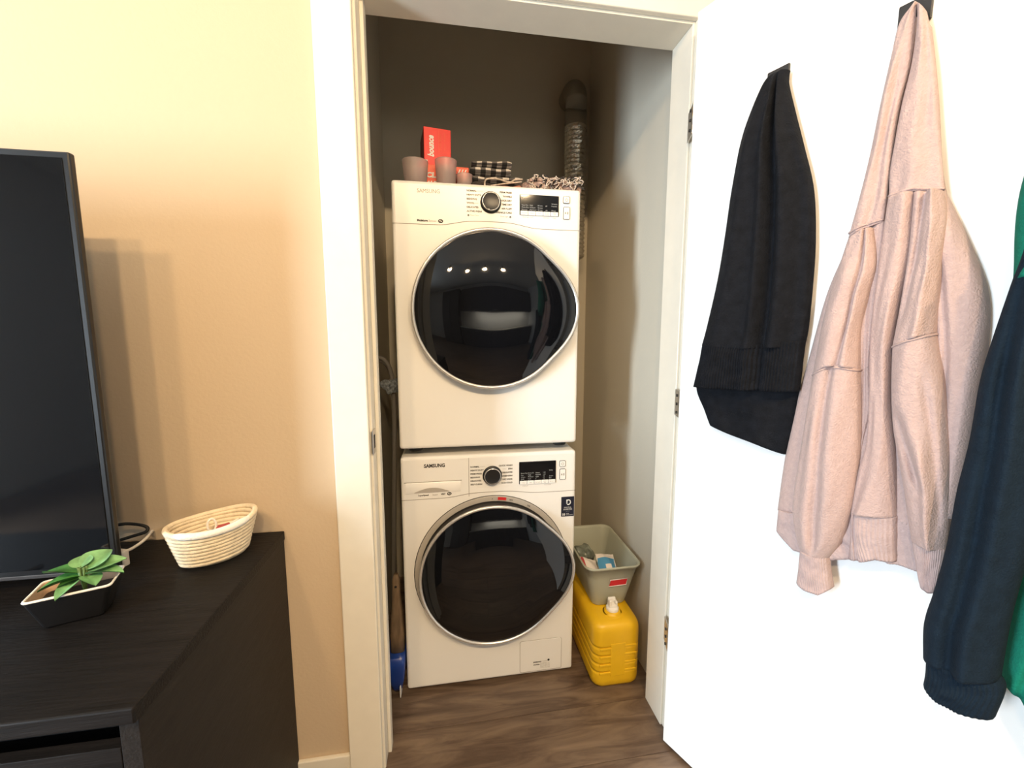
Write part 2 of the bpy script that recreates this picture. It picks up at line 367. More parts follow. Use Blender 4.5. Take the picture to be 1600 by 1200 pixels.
# ---------------------------------------------------------------- laundry machines (local origin: centre of the front face bottom)
def door_outline(rad, n=96, bump=0.034, c=0.02, hw=0.82, grow=0.0):
    out = []
    for i in range(n):
        a = 2*PI*i/n; d = (a-c+PI) % (2*PI)-PI
        r = rad+grow
        if abs(d) < hw: r += bump*(0.5+0.5*math.cos(PI*d/hw))**1.0
        out.append((r*math.cos(a), r*math.sin(a)))
    return out
def machine_door(parent, cz, rad, y_rim, dome, bowl):
    ol = lambda g: door_outline(rad, grow=g)
    ring = lambda g, y: [(x+.004, y, z+cz) for x, z in ol(g)]
    b = MB()
    b.loft([ring(-.002, 0.0), ring(-.004, y_rim*.5), ring(-.003, y_rim+.006)], M['black_plastic'], caps=(False, False))
    d = b.build('door', parent)
    r = MB()
    r.loft([ring(-.004, y_rim+.010), ring(.002, y_rim+.006), ring(.003, y_rim+.001), ring(-.001, y_rim-.003), ring(-.006, y_rim-.0015), ring(-.008, y_rim+.003)], M['silver_paint'], caps=(False, False))
    r.build('door_ring', d, label='silver rim around the dark glass')
    g = MB(); rings = []
    N = 18
    base = ol(-.008)
    for k in range(N+1):
        t = k/N; q = 1-t
        yy = y_rim+.002-dome*(1-(q**2.6))
        if bowl: yy += 0.0012*math.exp(-((q-.62)/.03)**2)
        # blend the outline towards a circle as it runs inwards
        rr = []
        for i, (x, z) in enumerate(base):
            a = 2*PI*i/len(base); cx, cz_ = (rad-.008)*math.cos(a), (rad-.008)*math.sin(a)
            w = min(1, max(0, (q-.55)/.45)); w = w*w*(3-2*w)
            px = (cx*(1-w)+x*w)*max(q, 0.01); pz = (cz_*(1-w)+z*w)*max(q, 0.01)
            # shallow finger scoop behind the handle lip
            rr.append((px+.004, yy, pz+cz))
        rings.append(rr)
    g.loft(rings, M['black_dome'], caps=(False, True)); g.build('door_glass', d)
    return d
def panel_text(lst, T, size, mt, lead=None):
    b = MB()
    for (s, x, z, al) in lst: b.text(s, size, mt, T @ TX(x, 0, z) @ FRONT, al)
    return b
def seam_strip(b, zc, doorz, rad, bump):
    pts = []
    for i in range(41):
        x = -.299+.598*i/40
        pts.append((x, zc+bump*math.exp(-(x/.115)**4)))
    vs = []; fs = []
    for x, z in pts: vs += [(x, -.0006, z-.0009), (x, -.0006, z+.0009)]
    for i in range(40): fs.append([2*i, 2*i+2, 2*i+3, 2*i+1])
    b.add(vs, fs, M['seam'], False)
def knob(parent, z, r):
    k = MB(); T = TX(.004, 0, z) @ Matrix.Rotation(R(90), 4, 'X')
    k.lathe([(r*1.12, 0), (r*1.12, .003), (r*1.02, .006)], M['black_plastic'], 40, T, caps=(False, True))
    k.build('dial_collar', parent)
    k2 = MB(); k2.lathe([(r*.98, .006), (r*.96, .0135)], M['black_plastic'], 40, T)
    k2.lathe([(r*.96, .0135), (r*.93, .0155), (r*.88, .0155)], M['silver_paint'], 40, T)
    k2.lathe([(r*.88, .0155), (r*.84, .0145), (r*.80, .014), (0.001, .014)], M['black_plastic'], 40, T, caps=(False, True))
    return k2.build('dial', parent, label='round black cycle dial with silver edge')
def display(parent, x0, x1, z0, z1, words, keys):
    d = MB(); T = None
    d.rbox((x0, -.003, z0), (x1, .001, z1), M['black_gloss'], 0.002, 2); ob = d.build('display', parent)
    t = MB()
    for ci, (cx, ws) in enumerate(words):
        for ri, w in enumerate(ws):
            if w: t.text(w, .0058, M['ink_lcd'], TX(x0+cx, -.0034, z1-.028-ri*.0068) @ FRONT)
    t.build('lettering', ob, kind='stuff')
    kw = (x1-x0-.004)/5
    for i, w in enumerate(keys):
        kb = MB(); a = x0+.002+i*kw
        kb.rbox((a+.0006, -.0048, z0-.0005), (a+kw-.0006, -.001, z0+.0125), M['white_plastic'], 0.001, 1)
        for li, ln in enumerate(w.split('|')):
            kb.text(ln, .0046, M['ink_grey'], TX(a+kw/2, -.0050, z0+(.0046 if '|' not in w else .0068-li*.0048)) @ FRONT, 'CENTER')
        kb.build('key', ob)
    return ob
def outline_button(parent, x, z, w, h, glyph):
    b = MB()
    T = TX(x, 0, z) @ FRONT
    b.loft([[(px, py, 0) for px, py in rrect(0, 0, w/2, h/2, .004)], [(px, py, .0022) for px, py in rrect(0, 0, w/2, h/2, .004)]], M['ink'], caps=(False, True), smooth=False, T=T)
    b.loft([[(px, py, .0022) for px, py in rrect(0, 0, w/2-.0012, h/2-.0012, .003)], [(px, py, .003) for px, py in rrect(0, 0, w/2-.0016, h/2-.0016, .003)]], M['white_plastic'], caps=(False, True), smooth=False, T=T)
    if glyph == 'power':
        pts = [(.0045*math.sin(a), .0045*math.cos(a), .0032) for a in [R(35+290*i/16) for i in range(17)]]
        b.tube(pts, .0006, M['ink_grey'], 4, T=T); b.tube([(0, .001, .0032), (0, .006, .0032)], .0006, M['ink_grey'], 4, T=T)
    else:
        b.add([(-.006, -.004, .0032), (-.006, .004, .0032), (-.001, 0, .0032)], [[0, 2, 1]], M['ink_grey'], False, T)
        for dx in (.001, .004): b.add([(dx, -.004, .0032), (dx+.0018, -.004, .0032), (dx+.0018, .004, .0032), (dx, .004, .0032)], [[0, 1, 2, 3]], M['ink_grey'], False, T)
    b.build('button', parent)
def machine(name, label, cat, z0, H, doorz, rad, seam, is_washer):
    t = thing(name, label, cat, (0, 0, z0))
    c = MB(); c.rbox((-.298, 0, .016), (.298, .625, H), M['enamel'], 0.010, 3)
    cab = c.build('cabinet', t)
    for sx in (-.25, .25):
        for sy in (.05, .57):
            f = MB(); f.lathe([(.022, 0), (.024, .006), (.018, .018)], M['black_rubber'], 16, TX(sx, sy, 0), caps=(True, True)); f.build('foot', t)
    s = MB(); seam_strip(s, seam, doorz, rad, .016 if not is_washer else .012); 
    if is_washer: s.rbox((-.0758, -.0005, seam), (-.0744, .001, H-.01), M['seam'])
    s.build('panel_seam', cab)
    # control panel print
    zk = seam+.075 if not is_washer else seam+.071
    pn = MB()
    if is_washer:
        L = ['NORMAL', 'HEAVY DUTY', 'PERM PRESS', 'BEDDING', 'DELICATES', 'SELF CLEAN']; Rr = ['QUICK WASH', 'SPIN', 'DELICATES', 'RINSE+SPIN', 'ACTIVE WEAR', 'ECO COLD']
        lx, rx = -.070, .073
    else:
        L = ['NORMAL', 'HEAVY DUTY', 'BEDDING', 'WOOL', 'DELICATES', 'ACTIVE WEAR']; Rr = ['PERM PRESS', 'TOWELS', 'QUICK DRY', 'TIME DRY', 'AIR FLUFF', 'WRINKLE CARE']
        lx, rx = -.071, .071
    for i in range(6):
        zz = zk+.029-i*.0122
        a = L[i]; b_ = Rr[i]
        pn.text(a, .0074, M['ink'], TX(lx, -.0008, zz) @ FRONT, 'LEFT', bold=.0002)
        pn.text(b_, .0074, M['ink'], TX(rx, -.0008, zz) @ FRONT, 'RIGHT', bold=.0002)
        dz = abs(i-2.2)
        xe = math.sqrt(max(.0001, .036**2-(zz-zk)**2)) if abs(zz-zk) < .036 else .004
        for sg, w in ((-1, len(a)), (1, len(b_))):
            x_in = sg*(xe+.003)+.004; x_out = (lx+w*.0050+.002) if sg < 0 else (rx-w*.0050-.002)
            if (x_in-x_out)*sg < 0:
                pn.add([(x_in, -.0008, zz+.0022), (x_out, -.0008, zz+.0022), (x_out, -.0008, zz+.0028), (x_in, -.0008, zz+.0028)], [[0, 1, 2, 3]], M['ink_grey'], False)
    if not is_washer:
        for sx, al in ((-.069, 'LEFT'), (.069, 'RIGHT')):
            pn.text('\u25CF' if False else 'o', .010, M['ink'], TX(sx, -.0008, zk-.0445) @ FRONT, al, bold=.0006)
            pn.text('Smart Care' if sx < 0 else 'Drum Light', .0055, M['ink_grey'], TX(sx+(.009 if sx < 0 else -.009), -.0008, zk-.043) @ FRONT, al)
    pn.build('panel_lettering', cab, kind='stuff')
    lg = MB()
    lg.text('SAMSUNG', .0165, M['ink'] if is_washer else M['ink_grey'], TX(-.222, -.0008, (H-.036) if is_washer else (H-.035)) @ FRONT, 'LEFT', bold=.0006 if is_washer else .0, width=.068)
    if is_washer:
        lg.text('SuperSpeed', .0072, M['ink'], TX(-.243, -.0008, seam+.0115) @ FRONT, bold=.0002)
        lg.text('Steam', .0072, M['ink_grey'], TX(-.197, -.0008, seam+.0115) @ FRONT)
        lg.text('VRT', .0078, M['ink'], TX(-.168, -.0008, seam+.0115) @ FRONT, bold=.0004); icx, icz = -.141, seam+.0145
    else:
        lg.text('Moisture', .0088, M['ink'], TX(-.2235, -.0008, seam+.0085) @ FRONT, bold=.0004); lg.text('Sensor', .0088, M['ink_grey'], TX(-.189, -.0008, seam+.0085) @ FRONT); icx, icz = -.152, seam+.0115
    lg.tube([(icx+.0062*math.cos(a)-.0015*math.sin(a), -.0008, icz+.0040*math.sin(a)+.001*math.cos(a)) for a in [2*PI*i/20 for i in range(20)]], .0013, M['ink'], 4, closed=True)
    lg.tube([(icx-.003, -.0008, icz-.002), (icx+.003, -.0008, icz+.002)], .0011, M['ink'], 4)
    lg.build('logo_lettering', cab, kind='stuff')
    knob(t, zk-.001, .0295)
    if is_washer:
        display(t, .096, .226, zk-.038, zk+.041, [(.006, ['', '', 'Extra Hot', 'Hot', 'Warm', 'Cold', 'Tap Cold']), (.031, ['', '', 'Extra Hi', 'High', 'Medium', 'Low', 'No Spin']), (.057, ['', '', 'Heavy', 'Normal', 'Light', '3', '2']), (.083, ['', '', '+15', '+10', '+5', '+2', '+1']), (.105, ['', 'Delay', '', '', 'Steam', 'Eco', ''])],
                ['Temp', 'Spin', 'Soil Level', 'Delay|End', 'Function'])
    else:
        display(t, .096, .224, zk-.034, zk+.029, [(.006, ['', 'Very Dry', 'More Dry', 'Normal', 'Less Dry', 'Damp']), (.032, ['', 'High', 'Medium', 'Med Low', 'Low', 'X Low']), (.058, ['', '60 min', '50 min', '40 min', '30 min', '20 min']), (.084, ['', '#1', '', '#2', '', '#3']), (.103, ['Wrinkle', 'Prevent', '', 'Mixed', 'Load', ''])],
                ['Dry Level', 'Temp', 'Time', 'Wrinkle|Prevent', 'Signal|Off'])
    u = MB()
    zb = zk-.046 if is_washer else zk-.041
    for tx, w in ((.108, 'Child Lock'), (.185, 'Smart Check')) if is_washer else ((.106, 'Drum Light'), (.13, 'Child'), (.172, 'Smart Care'), (.205, '3 sec.')):
        u.text(w, .0045, M['ink_grey'], TX(tx, -.0008, zb) @ FRONT)
    u.build('panel_footnotes', cab, kind='stuff')
    outline_button(t, .249, zk+.028 if is_washer else zk+.0185, .022, .022, 'power')
    outline_button(t, .250, zk-.010 if is_washer else zk-.0225, .022, .039, 'play')
    if is_washer:
        # detergent drawer with a scooped grip
        h = MB(); n = 14
        vs = []; fs = []
        for i in range(n+1):
            u_ = i/n; x = -.283+.180*u_
            zt = seam+.0585
            zl = seam+.020+.004*0
            dip = .011*math.sin(PI*u_)**0.8 if 0 < u_ < 1 else 0
            vs += [(x, -.0004, zt), (x, -.0025-dip*.1, zt-.004), (x, -.0012, zl+dip), (x, -.0004, zl)]
        for i in range(n):
            for k in range(3): fs.append([4*i+k, 4*i+k+1, 4*i+5+k, 4*i+4+k])
        h.add(vs, fs, M['enamel_panel'], True)
        h.tube([(-.287+.188*i/20, -.0006, seam+.0592) for i in range(21)], .0011, M['ink_grey'], 5)
        arc = [(-.255+.115*i/20, -.001, seam+.0245+.0145*math.sin(PI*i/20)) for i in range(21)]
        vs = []
        for x, yy, z in arc: vs += [(x, -.0028, z), (x, -.0028, seam+.0235)]
        h.add(vs, [[2*i, 2*i+1, 2*i+3, 2*i+2] for i in range(20)], M['grey_plastic'], False)
        h.build('detergent_drawer', t, label='white detergent drawer with scooped finger grip')
        # grey bezel behind the door
        bz = MB(); n = 72
        rg = lambda r, y: [(r*math.cos(2*PI*i/n)+.004, y, r*math.sin(2*PI*i/n)+doorz) for i in range(n)]
        bz.loft([rg(rad+.019, 0), rg(rad+.018, -.003), rg(rad+.0165, -.0035), rg(rad-.01, -.001)], M['grey_plastic'], caps=(False, False))
        bz.loft([rg(rad+.021, -.0002), rg(rad+.019, -.0012)], M['ink'], caps=(False, False))
        bz.loft([rg(rad+.001, -.0022), rg(rad-.002, -.0022)], M['ink'], caps=(False, False))
        bez = bz.build('door_bezel', t, label='grey recessed ring behind the door')
        st = MB()
        def arcquad(a0, a1, r0, r1, mt):
            vs = []; k = 6
            for i in range(k+1):
                a = R(a0+(a1-a0)*i/k)
                vs += [(r0*math.cos(a)+.004, -.0042, r0*math.sin(a)+doorz), (r1*math.cos(a)+.004, -.0042, r1*math.sin(a)+doorz)]
            st.add(vs, [[2*i, 2*i+1, 2*i+3, 2*i+2] for i in range(k)], mt, False)
        arcquad(86, 79.5, rad+.005, rad+.0155, M['red_sticker'])
        st.build('red_warning_label', bez, label='small red warning label'); st = MB()
        for a, w in ((90.5, 'F'), (77, 'HOT'), (62, 'TUB')):
            a_ = R(a); st.text(w, .006, M['ink'], TX((rad+.007)*math.cos(a_)+.004, -.0042, (rad+.007)*math.sin(a_)+doorz) @ FRONT @ Matrix.Rotation(a_-PI/2, 4, 'Z'), bold=.0002)
        st.build('bezel_print', bez, kind='stuff')
        # drain filter hatch
        q = MB()
        T = TX(.178, 0, .088) @ FRONT
        o1 = rrect(0, 0, .078, .062, .008); o2 = rrect(0, 0, .0768, .0608, .007)
        q.loft([[(a, b, .0006) for a, b in o1], [(a, b, .0006) for a, b in o2]], M['seam'], caps=(False, False), smooth=False, T=T)
        q.loft([[(a, b, .0005) for a, b in o2], [(a, b, .0012) for a, b in rrect(0, 0, .0755, .0595, .006)]], M['enamel'], caps=(False, True), smooth=False, T=T)
        hat = q.build('filter_hatch', t)
        q = MB()
        q.text('SAMSUNG', .0066, M['ink'], TX(.150, -.0018, .060) @ FRONT, bold=.0003); q.text('WASHER', .0045, M['ink_grey'], TX(.184, -.0018, .0615) @ FRONT)
        q.text('CAUTION', .0052, M['ink'], TX(.150, -.0018, .050) @ FRONT, bold=.0003)
        for i in range(5): q.text('Close the filter cover', .0042, M['ink_grey'], TX(.176, -.0018, .0545-.0045*i) @ FRONT)
        q.tube([(.207, -.0016, .066), (.207, -.0019, .066)], .0042, M['ink'], 14)
        q.build('lettering', hat, kind='stuff')
        # sticker
        stk = MB(); stk.rbox((.247, -.0012, .612-z0), (.2935, .0005, .684-z0), M['navy_sticker'])
        so = stk.build('warranty_sticker', t, label='dark navy sticker with white lettering')
        k = MB(); cx, cz = .2715, .664-z0
        # white D-shaped emblem with a power stroke
        k.tube([(cx+.0075*math.cos(a)+.001, -.0016, cz+.0085*math.sin(a)) for a in [R(-118+300*i/24) for i in range(20)]], .0021, M['ink_white'], 5)
        k.tube([(cx-.0045, -.0016, cz+.0095), (cx-.0045, -.0016, cz-.006)], .0021, M['ink_white'], 5)
        k.text('DIGITAL', .0072, M['ink_white'], TX(cx-.001, -.0016, cz-.0215) @ FRONT, 'CENTER'); k.text('INVERTER', .0072, M['ink_white'], TX(cx-.001, -.0016, cz-.0285) @ FRONT, 'CENTER')
        k.text('MOTOR', .0036, M['ink_lcd'], TX(cx-.001, -.0016, cz-.034) @ FRONT, 'CENTER')
        k.text('10', .0115, M['ink_white'], TX(.2495, -.0016, cz-.0485) @ FRONT, bold=.0004); k.text('YEAR', .0046, M['ink_white'], TX(.2645, -.0016, cz-.0435) @ FRONT); k.text('WARRANTY', .0046, M['ink_white'], TX(.2645, -.0016, cz-.0483) @ FRONT)
        k.build('lettering', so, kind='stuff')
    machine_door(t, doorz, rad, -.048 if is_washer else -.036, .040, is_washer)
    return t
machine('washing_machine', 'white front-load washer standing on the floor under the dryer, red label above its dark door', 'washer', 0.0, .85, .438, .247, .706, True)
dz0 = .862
machine('tumble_dryer', 'white front-load dryer stacked on top of the washer, round dark glass door', 'dryer', dz0, 1.715-dz0, 1.326-dz0, .248, 1.587-dz0, False)
# ---------------------------------------------------------------- on top of the dryer
TZ = 1.715
def carton(name, label, loc, rz, w, d, h, mt, side, words):
    # words: (text, size, x, z, rotation, material, shear, bold, printed length)
    t = thing(name, label, 'box', loc, rz)
    b = MB(); b.rbox((-w/2, -d/2, 0), (w/2, d/2, h), mt, 0.0012, 1)
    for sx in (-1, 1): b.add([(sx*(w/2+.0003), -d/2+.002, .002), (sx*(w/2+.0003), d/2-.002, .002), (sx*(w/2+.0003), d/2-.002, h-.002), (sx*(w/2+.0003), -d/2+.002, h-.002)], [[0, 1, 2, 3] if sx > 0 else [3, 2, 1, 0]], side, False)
    c = b.build('carton', t)
    p = MB()
    for s, size, x, z, rot, mt2, sh, bold, ln in words:
        p.text(s, size, mt2, TX(x, -d/2-.0006, z) @ FRONT @ Matrix.Rotation(R(rot), 4, 'Z'), shear=sh, bold=bold, width=ln)
    return t, c, p
t, c, p = carton('dryer_sheet_box', 'upright red carton with white sideways lettering behind the cups on the dryer', (-.168, .165, TZ+.087), R(9), .088, .115, .118, M['red_card'], M['red_dark'],
    [('bounce', .028, -.013, .027, 90, M['ink_white'], .25, .0010, .066), ('fresh linen', .011, .013, .050, 90, M['orange_card'], 0, .0, .05), ('dryer sheets', .008, .026, .05, 90, M['orange_card'], 0, 0, .055)])
p.add([(-.040, -.0582, .006), (-.033, -.0582, .006), (-.033, -.0582, .016), (-.040, -.0582, .016)], [[0, 1, 2, 3]], M['ink_white'], False)
p.add([(.004, -.0582, .004), (.0052, -.0582, .004), (.0052, -.0582, .112), (.004, -.0582, .112)], [[0, 1, 2, 3]], M['orange_card'], False)
p.build('lettering', c)
t, c, p = carton('soap_box', 'orange carton lying under the upright red carton, white letters, between two cups', (-.1645, .155, TZ), R(1), .125, .12, .086, M['orange_card'], M['red_card'],
    [('CLEAN', .022, -.035, .046, 0, M['ink_white'], .1, .0012, .085), ('LAUNDRY', .018, -.042, .022, 0, M['ink_white'], .1, .0008, .09), ('FRESH', .014, -.032, .006, 0, M['ink_white'], 0, 0.0004, .06)])
p.build('lettering', c)
t, c, p = carton('soap_box', 'smaller orange carton with white diagonal print beside the plaid cloths', (-.0785, .165, TZ), 0, .042, .12, .088, M['orange_card'], M['red_card'], [])
for k in range(3):
    x0 = -.020+k*.010
    p.add([(x0, -.0606, .058), (x0+.004, -.0606, .058), (x0+.014, -.0606, .080), (x0+.010, -.0606, .080)], [[0, 1, 2, 3]], M['ink_white'], False)
p.build('printed_stripes', c)
def cup(label, x, y, r, h, z=TZ):
    b = MB()
    b.lathe([(.001, .002), (r*.78, .002), (r*.80, .0), (r*.84, .004), (r, h-.003), (r*1.02, h), (r*.97, h), (r*.95, h-.004), (r*.80, .006), (.001, .006)], M['frosted'], 36, caps=(False, False))
    return tag(b.build('measuring_cup', loc=(x, y, z)), label, 'cup')
cup('wide frosted plastic cup at the left end of the dryer top', -.228, .050, .040, .072)
cup('tall frosted plastic cup standing in front of the red carton', -.133, .06, .0345, .084)
cup('short frosted cup half hidden at the foot of the smaller orange carton', -.074, .075, .027, .050)
def cloth_fold(name, x0, x1, y0, y1, z0, z1, mt, parent, amp=.006, seed=1, folds=1, uvs=1.0):
    """a folded pad of cloth: rounded sausage section swept along x with the fold wave showing at the front"""
    rng = random.Random(seed); b = MB(); n = 22; k = 28; rings = []
    ph = [rng.random()*6 for _ in range(4)]
    for i in range(n+1):
        u = i/n; x = x0+(x1-x0)*u; ring = []
        wob = amp*(math.sin(u*5+ph[0])*.6+math.sin(u*11+ph[1])*.4)
        for j in range(k):
            a = 2*PI*j/k
            cx = math.copysign(abs(math.cos(a))**.55, math.cos(a)); cz = math.copysign(abs(math.sin(a))**.7, math.sin(a))
            yy = (y0+y1)/2+(y1-y0)/2*cx+wob*.7*math.sin(a*2+ph[2]); zz = (z0+z1)/2+(z1-z0)/2*cz
            if zz > (z0+z1)/2: zz += wob
            e = 1-.35*max(0, abs(2*u-1)-.85)/.15
            ring.append((x, yy, (zz-(z0+z1)/2)*e+(z0+z1)/2))
        rings.append(ring)
    base = len(b.v); b.loft(rings, mt)
    for i in range(n+1):
        for j in range(k): b.uv[base+i*k+j] = (i/n*uvs, j/k*2*uvs)
    return b.build(name, parent)
def fold_line(b, pts, r, mt): b.tube(smooth_path(pts, 24), r, mt, 6)
t = thing('flannel_cloth', 'black and white checked flannel cloth folded on top of the dark striped cloth', 'cloth', (.02, .13, TZ+.055))
cloth_fold('folded_cloth', -.075, .060, -.06, .08, .0, .030, M['plaid'], t, .003, 3)
cloth_fold('cloth_flap', -.070, .062, -.066, .06, .026, .046, M['plaid'], t, .003, 5)
t = thing('striped_cloth', 'dark cloth with pale wavy edging crumpled under the checked flannel cloth', 'cloth', (.05, .12, TZ))
cloth_fold('folded_cloth', -.104, .066, -.06, .08, 0, .034, M['throw_dark'], t, .004, 8)
cloth_fold('folded_layer', -.100, .062, -.055, .08, .028, .056, M['plaid'], t, .004, 9)
e = MB(); fold_line(e, [(-.06, -.066, .012), (-.055, -.07, .033), (-.02, -.072, .036), (.02, -.072, .028), (.04, -.072, .037), (.064, -.07, .040)], .0028, M['fringe']); fold_line(e, [(-.04, -.067, .016), (0, -.072, .022), (.03, -.071, .027), (.062, -.07, .032)], .0022, M['fringe']); e.build('pale_edging', t)
r_ = cloth_fold('rust_fold', -.02, .06, -.075, .0, 0, .020, M['rust'], t, .004, 12)
t = thing('fringed_throw', 'pinkish grey crocheted throw with pale fringe at the right end of the dryer top', 'blanket', (.235, .13, TZ))
cloth_fold('throw_body', -.115, .085, -.065, .10, 0, .050, M['throw'], t, .009, 21)
cloth_fold('throw_body_fold', -.09, .07, -.045, .09, .040, .066, M['throw'], t, .008, 22)
fr_ = MB(); rg = random.Random(5)
for i in range(90):
    x = -.10+rg.random()*.175; z = .008+rg.random()*.05
    pts = [(x, -.066, z)]
    for k in range(4): pts.append((pts[-1][0]+rg.uniform(-.012, .014), -.066-rg.random()*.010, min(.060, max(.003, pts[-1][2]+rg.uniform(-.012, .010)))))
    fr_.tube(smooth_path(pts, 8), .0019, M['fringe'] if rg.random() < .65 else M['throw_dark'], 4)
o = fr_.build('fringe', t); o['kind'] = 'stuff'
# ---------------------------------------------------------------- duct
d = MB(); prof = []
zz = 0.45
while zz < 1.03: prof += [(.0430, zz), (.0475, zz+.004), (.0508, zz+.010), (.0475, zz+.016)]; zz += .020
path_top = []
rgd = random.Random(4)
d.loft([[((r+rgd.uniform(-.0018, .0018))*math.cos(2*PI*j/30), (r+rgd.uniform(-.0018, .0018))*math.sin(2*PI*j/30), z+rgd.uniform(-.0015, .0015)) for j in range(30)] for r, z in prof], M['foil'], caps=(False, False), smooth=False)
pp = MB(); n = 28; rings = [[Vector((.050*math.cos(2*PI*j/n), -.050*math.sin(2*PI*j/n), zq)) for j in range(n)] for zq in (1.02, 1.08)]
for i in range(22):
    a = R(90*i/21); rad = .050
    cx = Vector((0, .060*(1-math.cos(a)), 1.15+.060*math.sin(a))); ax = Vector((0, math.sin(a), math.cos(a)))
    e1 = Vector((1, 0, 0)); e2 = ax.cross(e1)
    rings.append([cx+e1*rad*math.cos(2*PI*j/n)+e2*rad*math.sin(2*PI*j/n) for j in range(n)])
rings += [[p+Vector((0, .058, 0)) for p in rings[-1]]]
pp.loft(rings, M['pipe'], caps=(False, False))
ed = []
for i in range(30):
    a = R(90*min(1, i/22)); rad = .0505-(.0055 if i % 2 else 0); ctr = Vector((-.075*(1-math.cos(a))-max(0, i-22)*.0118, 0, .455-.075*math.sin(a)))
    e1 = Vector((math.cos(a), 0, math.sin(a))); e2 = Vector((0, 1, 0))
    ed.append([ctr+e1*rad*math.cos(2*PI*j/n)+e2*rad*math.sin(2*PI*j/n) for j in range(n)])
d.loft(ed, M['foil'], caps=(False, True), smooth=False)
t = thing('vent_duct', 'ribbed foil dryer duct rising behind the dryer to the closet back wall', 'duct', (.463, .60, 1.17))
d.build('flexible_tube', t); pp.build('upper_pipe', t)
cl = MB(); cl.lathe([(.0512, 1.018), (.0525, 1.022), (.0525, 1.030), (.0512, 1.034)], M['foil'], 28); cl.build('clamp_band', t)
# ---------------------------------------------------------------- floor right of the washer: jug and bin
t = thing('detergent_jug', 'big yellow ribbed plastic jug with white spout cap on the floor right of the washer', 'jug', (.438, .105, 0))
hx, hy = .088, .19
j = MB(); rings = []
def jr(sx, sy, z, r, rib=0.0):
    return [(x, y, z) for x, y in rrect(0, 0, sx, sy, r, 6)]
pf = [(.80, 0.0), (.93, .004), (.985, .014), (1, .03)]
for q, z in pf: rings.append(jr(hx*q, hy-(1-q)*hx, z, .035))
for k in range(4):
    z = .062+k*.031
    for dz, g in ((-.010, 0), (-.004, .0), (0, -.0045), (.004, 0), (.010, .0)): rings.append(jr(hx+g, hy+g, z+dz, .035))
for q, z in ((1, .20), (.995, .213), (.975, .224), (.93, .233), (.86, .239), (.70, .243), (.45, .245)): rings.append(jr(hx*q, hy-(1-q)*hx, z, .035*min(1, q*1.2)))
j.loft(rings, M['yellow'], caps=(True, True)); body = j.build('jug_body', t)
lb = MB()
for k in range(4):
    for sx in (-1, 1):
        z = .062+k*.031
        lb.rbox((sx*.046-.022, -hy-.0022, z-.005+sx*.003), (sx*.046+.022, -hy+.004, z+.004+sx*.003), M['yellow'], .002, 2)
lb.rbox((-.028, -hy-.0015, .045), (.028, -hy+.004, .170), M['yellow'], .002, 2)
lb.build('moulded_ribs', body)
nk = MB(); T = TX(.002, -.125, .236)
nk.lathe([(.040, .0), (.040, .006), (.034, .009), (.030, .009), (.029, .016), (.025, .017)], M['yellow'], 30, T, caps=(False, True)); nk.build('neck_collar', t)
cp = MB(); T = TX(.002, -.125, .250)
cp.lathe([(.0215, 0), (.0225, .002), (.0225, .012), (.020, .015), (.017, .016)], M['white_plastic'], 30, T, caps=(False, True))
cp.rbox((-.016, -.012, .014), (.016, .013, .026), M['white_plastic'], .004, 2, T); cp.rbox((-.016, -.012, .024), (-.006, .010, .043), M['white_plastic'], .003, 2, T); cp.rbox((.007, -.012, .024), (.016, .010, .038), M['white_plastic'], .003, 2, T)
cp.rbox((-.014, .004, .026), (.014, .013, .045), M['white_plastic'], .003, 2, T)
cp.build('spout_cap', t, label='white plastic spout cap')
# bin
BX, BY, BZ = .4455, .143, .2465
t = thing('storage_bin', 'sage grey tapered plastic bin with a red label resting on the yellow jug', 'bin', (BX, BY, BZ))
w = MB(); rings = []
def br(q, z, gx=0, dip=True):
    hx_ = .066+.036*q+gx; hy_ = .128+.034*q+gx; out = []
    for x, y in rrect(0, 0, hx_, hy_, .026+.012*q, 6):
        zz = z
        if dip: zz -= .018*q*math.exp(-(y/.07)**4)*(abs(x) > hx_*.85)
        out.append((x, y, zz))
    return out
for q, z in ((-.06, .0), (0, .004), (.1, .018), (.35, .058), (.7, .114), (1, .159)): rings.append(br(q, z))
rings += [br(1, .160, .005), br(1, .167, .007), br(1, .170, .004), br(1, .167, .0), br(1, .159, -.003), br(.7, .114, -.003), br(.35, .058, -.003), br(.02, .007, -.003)]
w.loft(rings, M['bin'], caps=(True, True)); bo = w.build('bin_body', t)
rl = MB(); yf = -.128-.034*.72
rl.add([(-.016, yf-.0010, .091), (.048, yf-.0010, .093), (.052, yf-.0050, .117), (-.012, yf-.0050, .115)], [[0, 1, 2, 3]], M['red_patch'], False)
rl.tube([(-.0185, yf-.0014, .0895), (.0495, yf-.0014, .0915), (.0535, yf-.0058, .1185), (-.0145, yf-.0058, .1165)], .0016, M['pk_white'], 5, closed=True)
rl.build('red_label', bo, label='small red rectangular label')
hs = MB(); hs.add([(-.055, .1515, .118), (-.012, .1515, .118), (-.012, .1555, .142), (-.055, .1555, .142)], [[3, 2, 1, 0]], M['black_rubber'], False); hs.build('hand_hole', bo, label='dark hand hole')
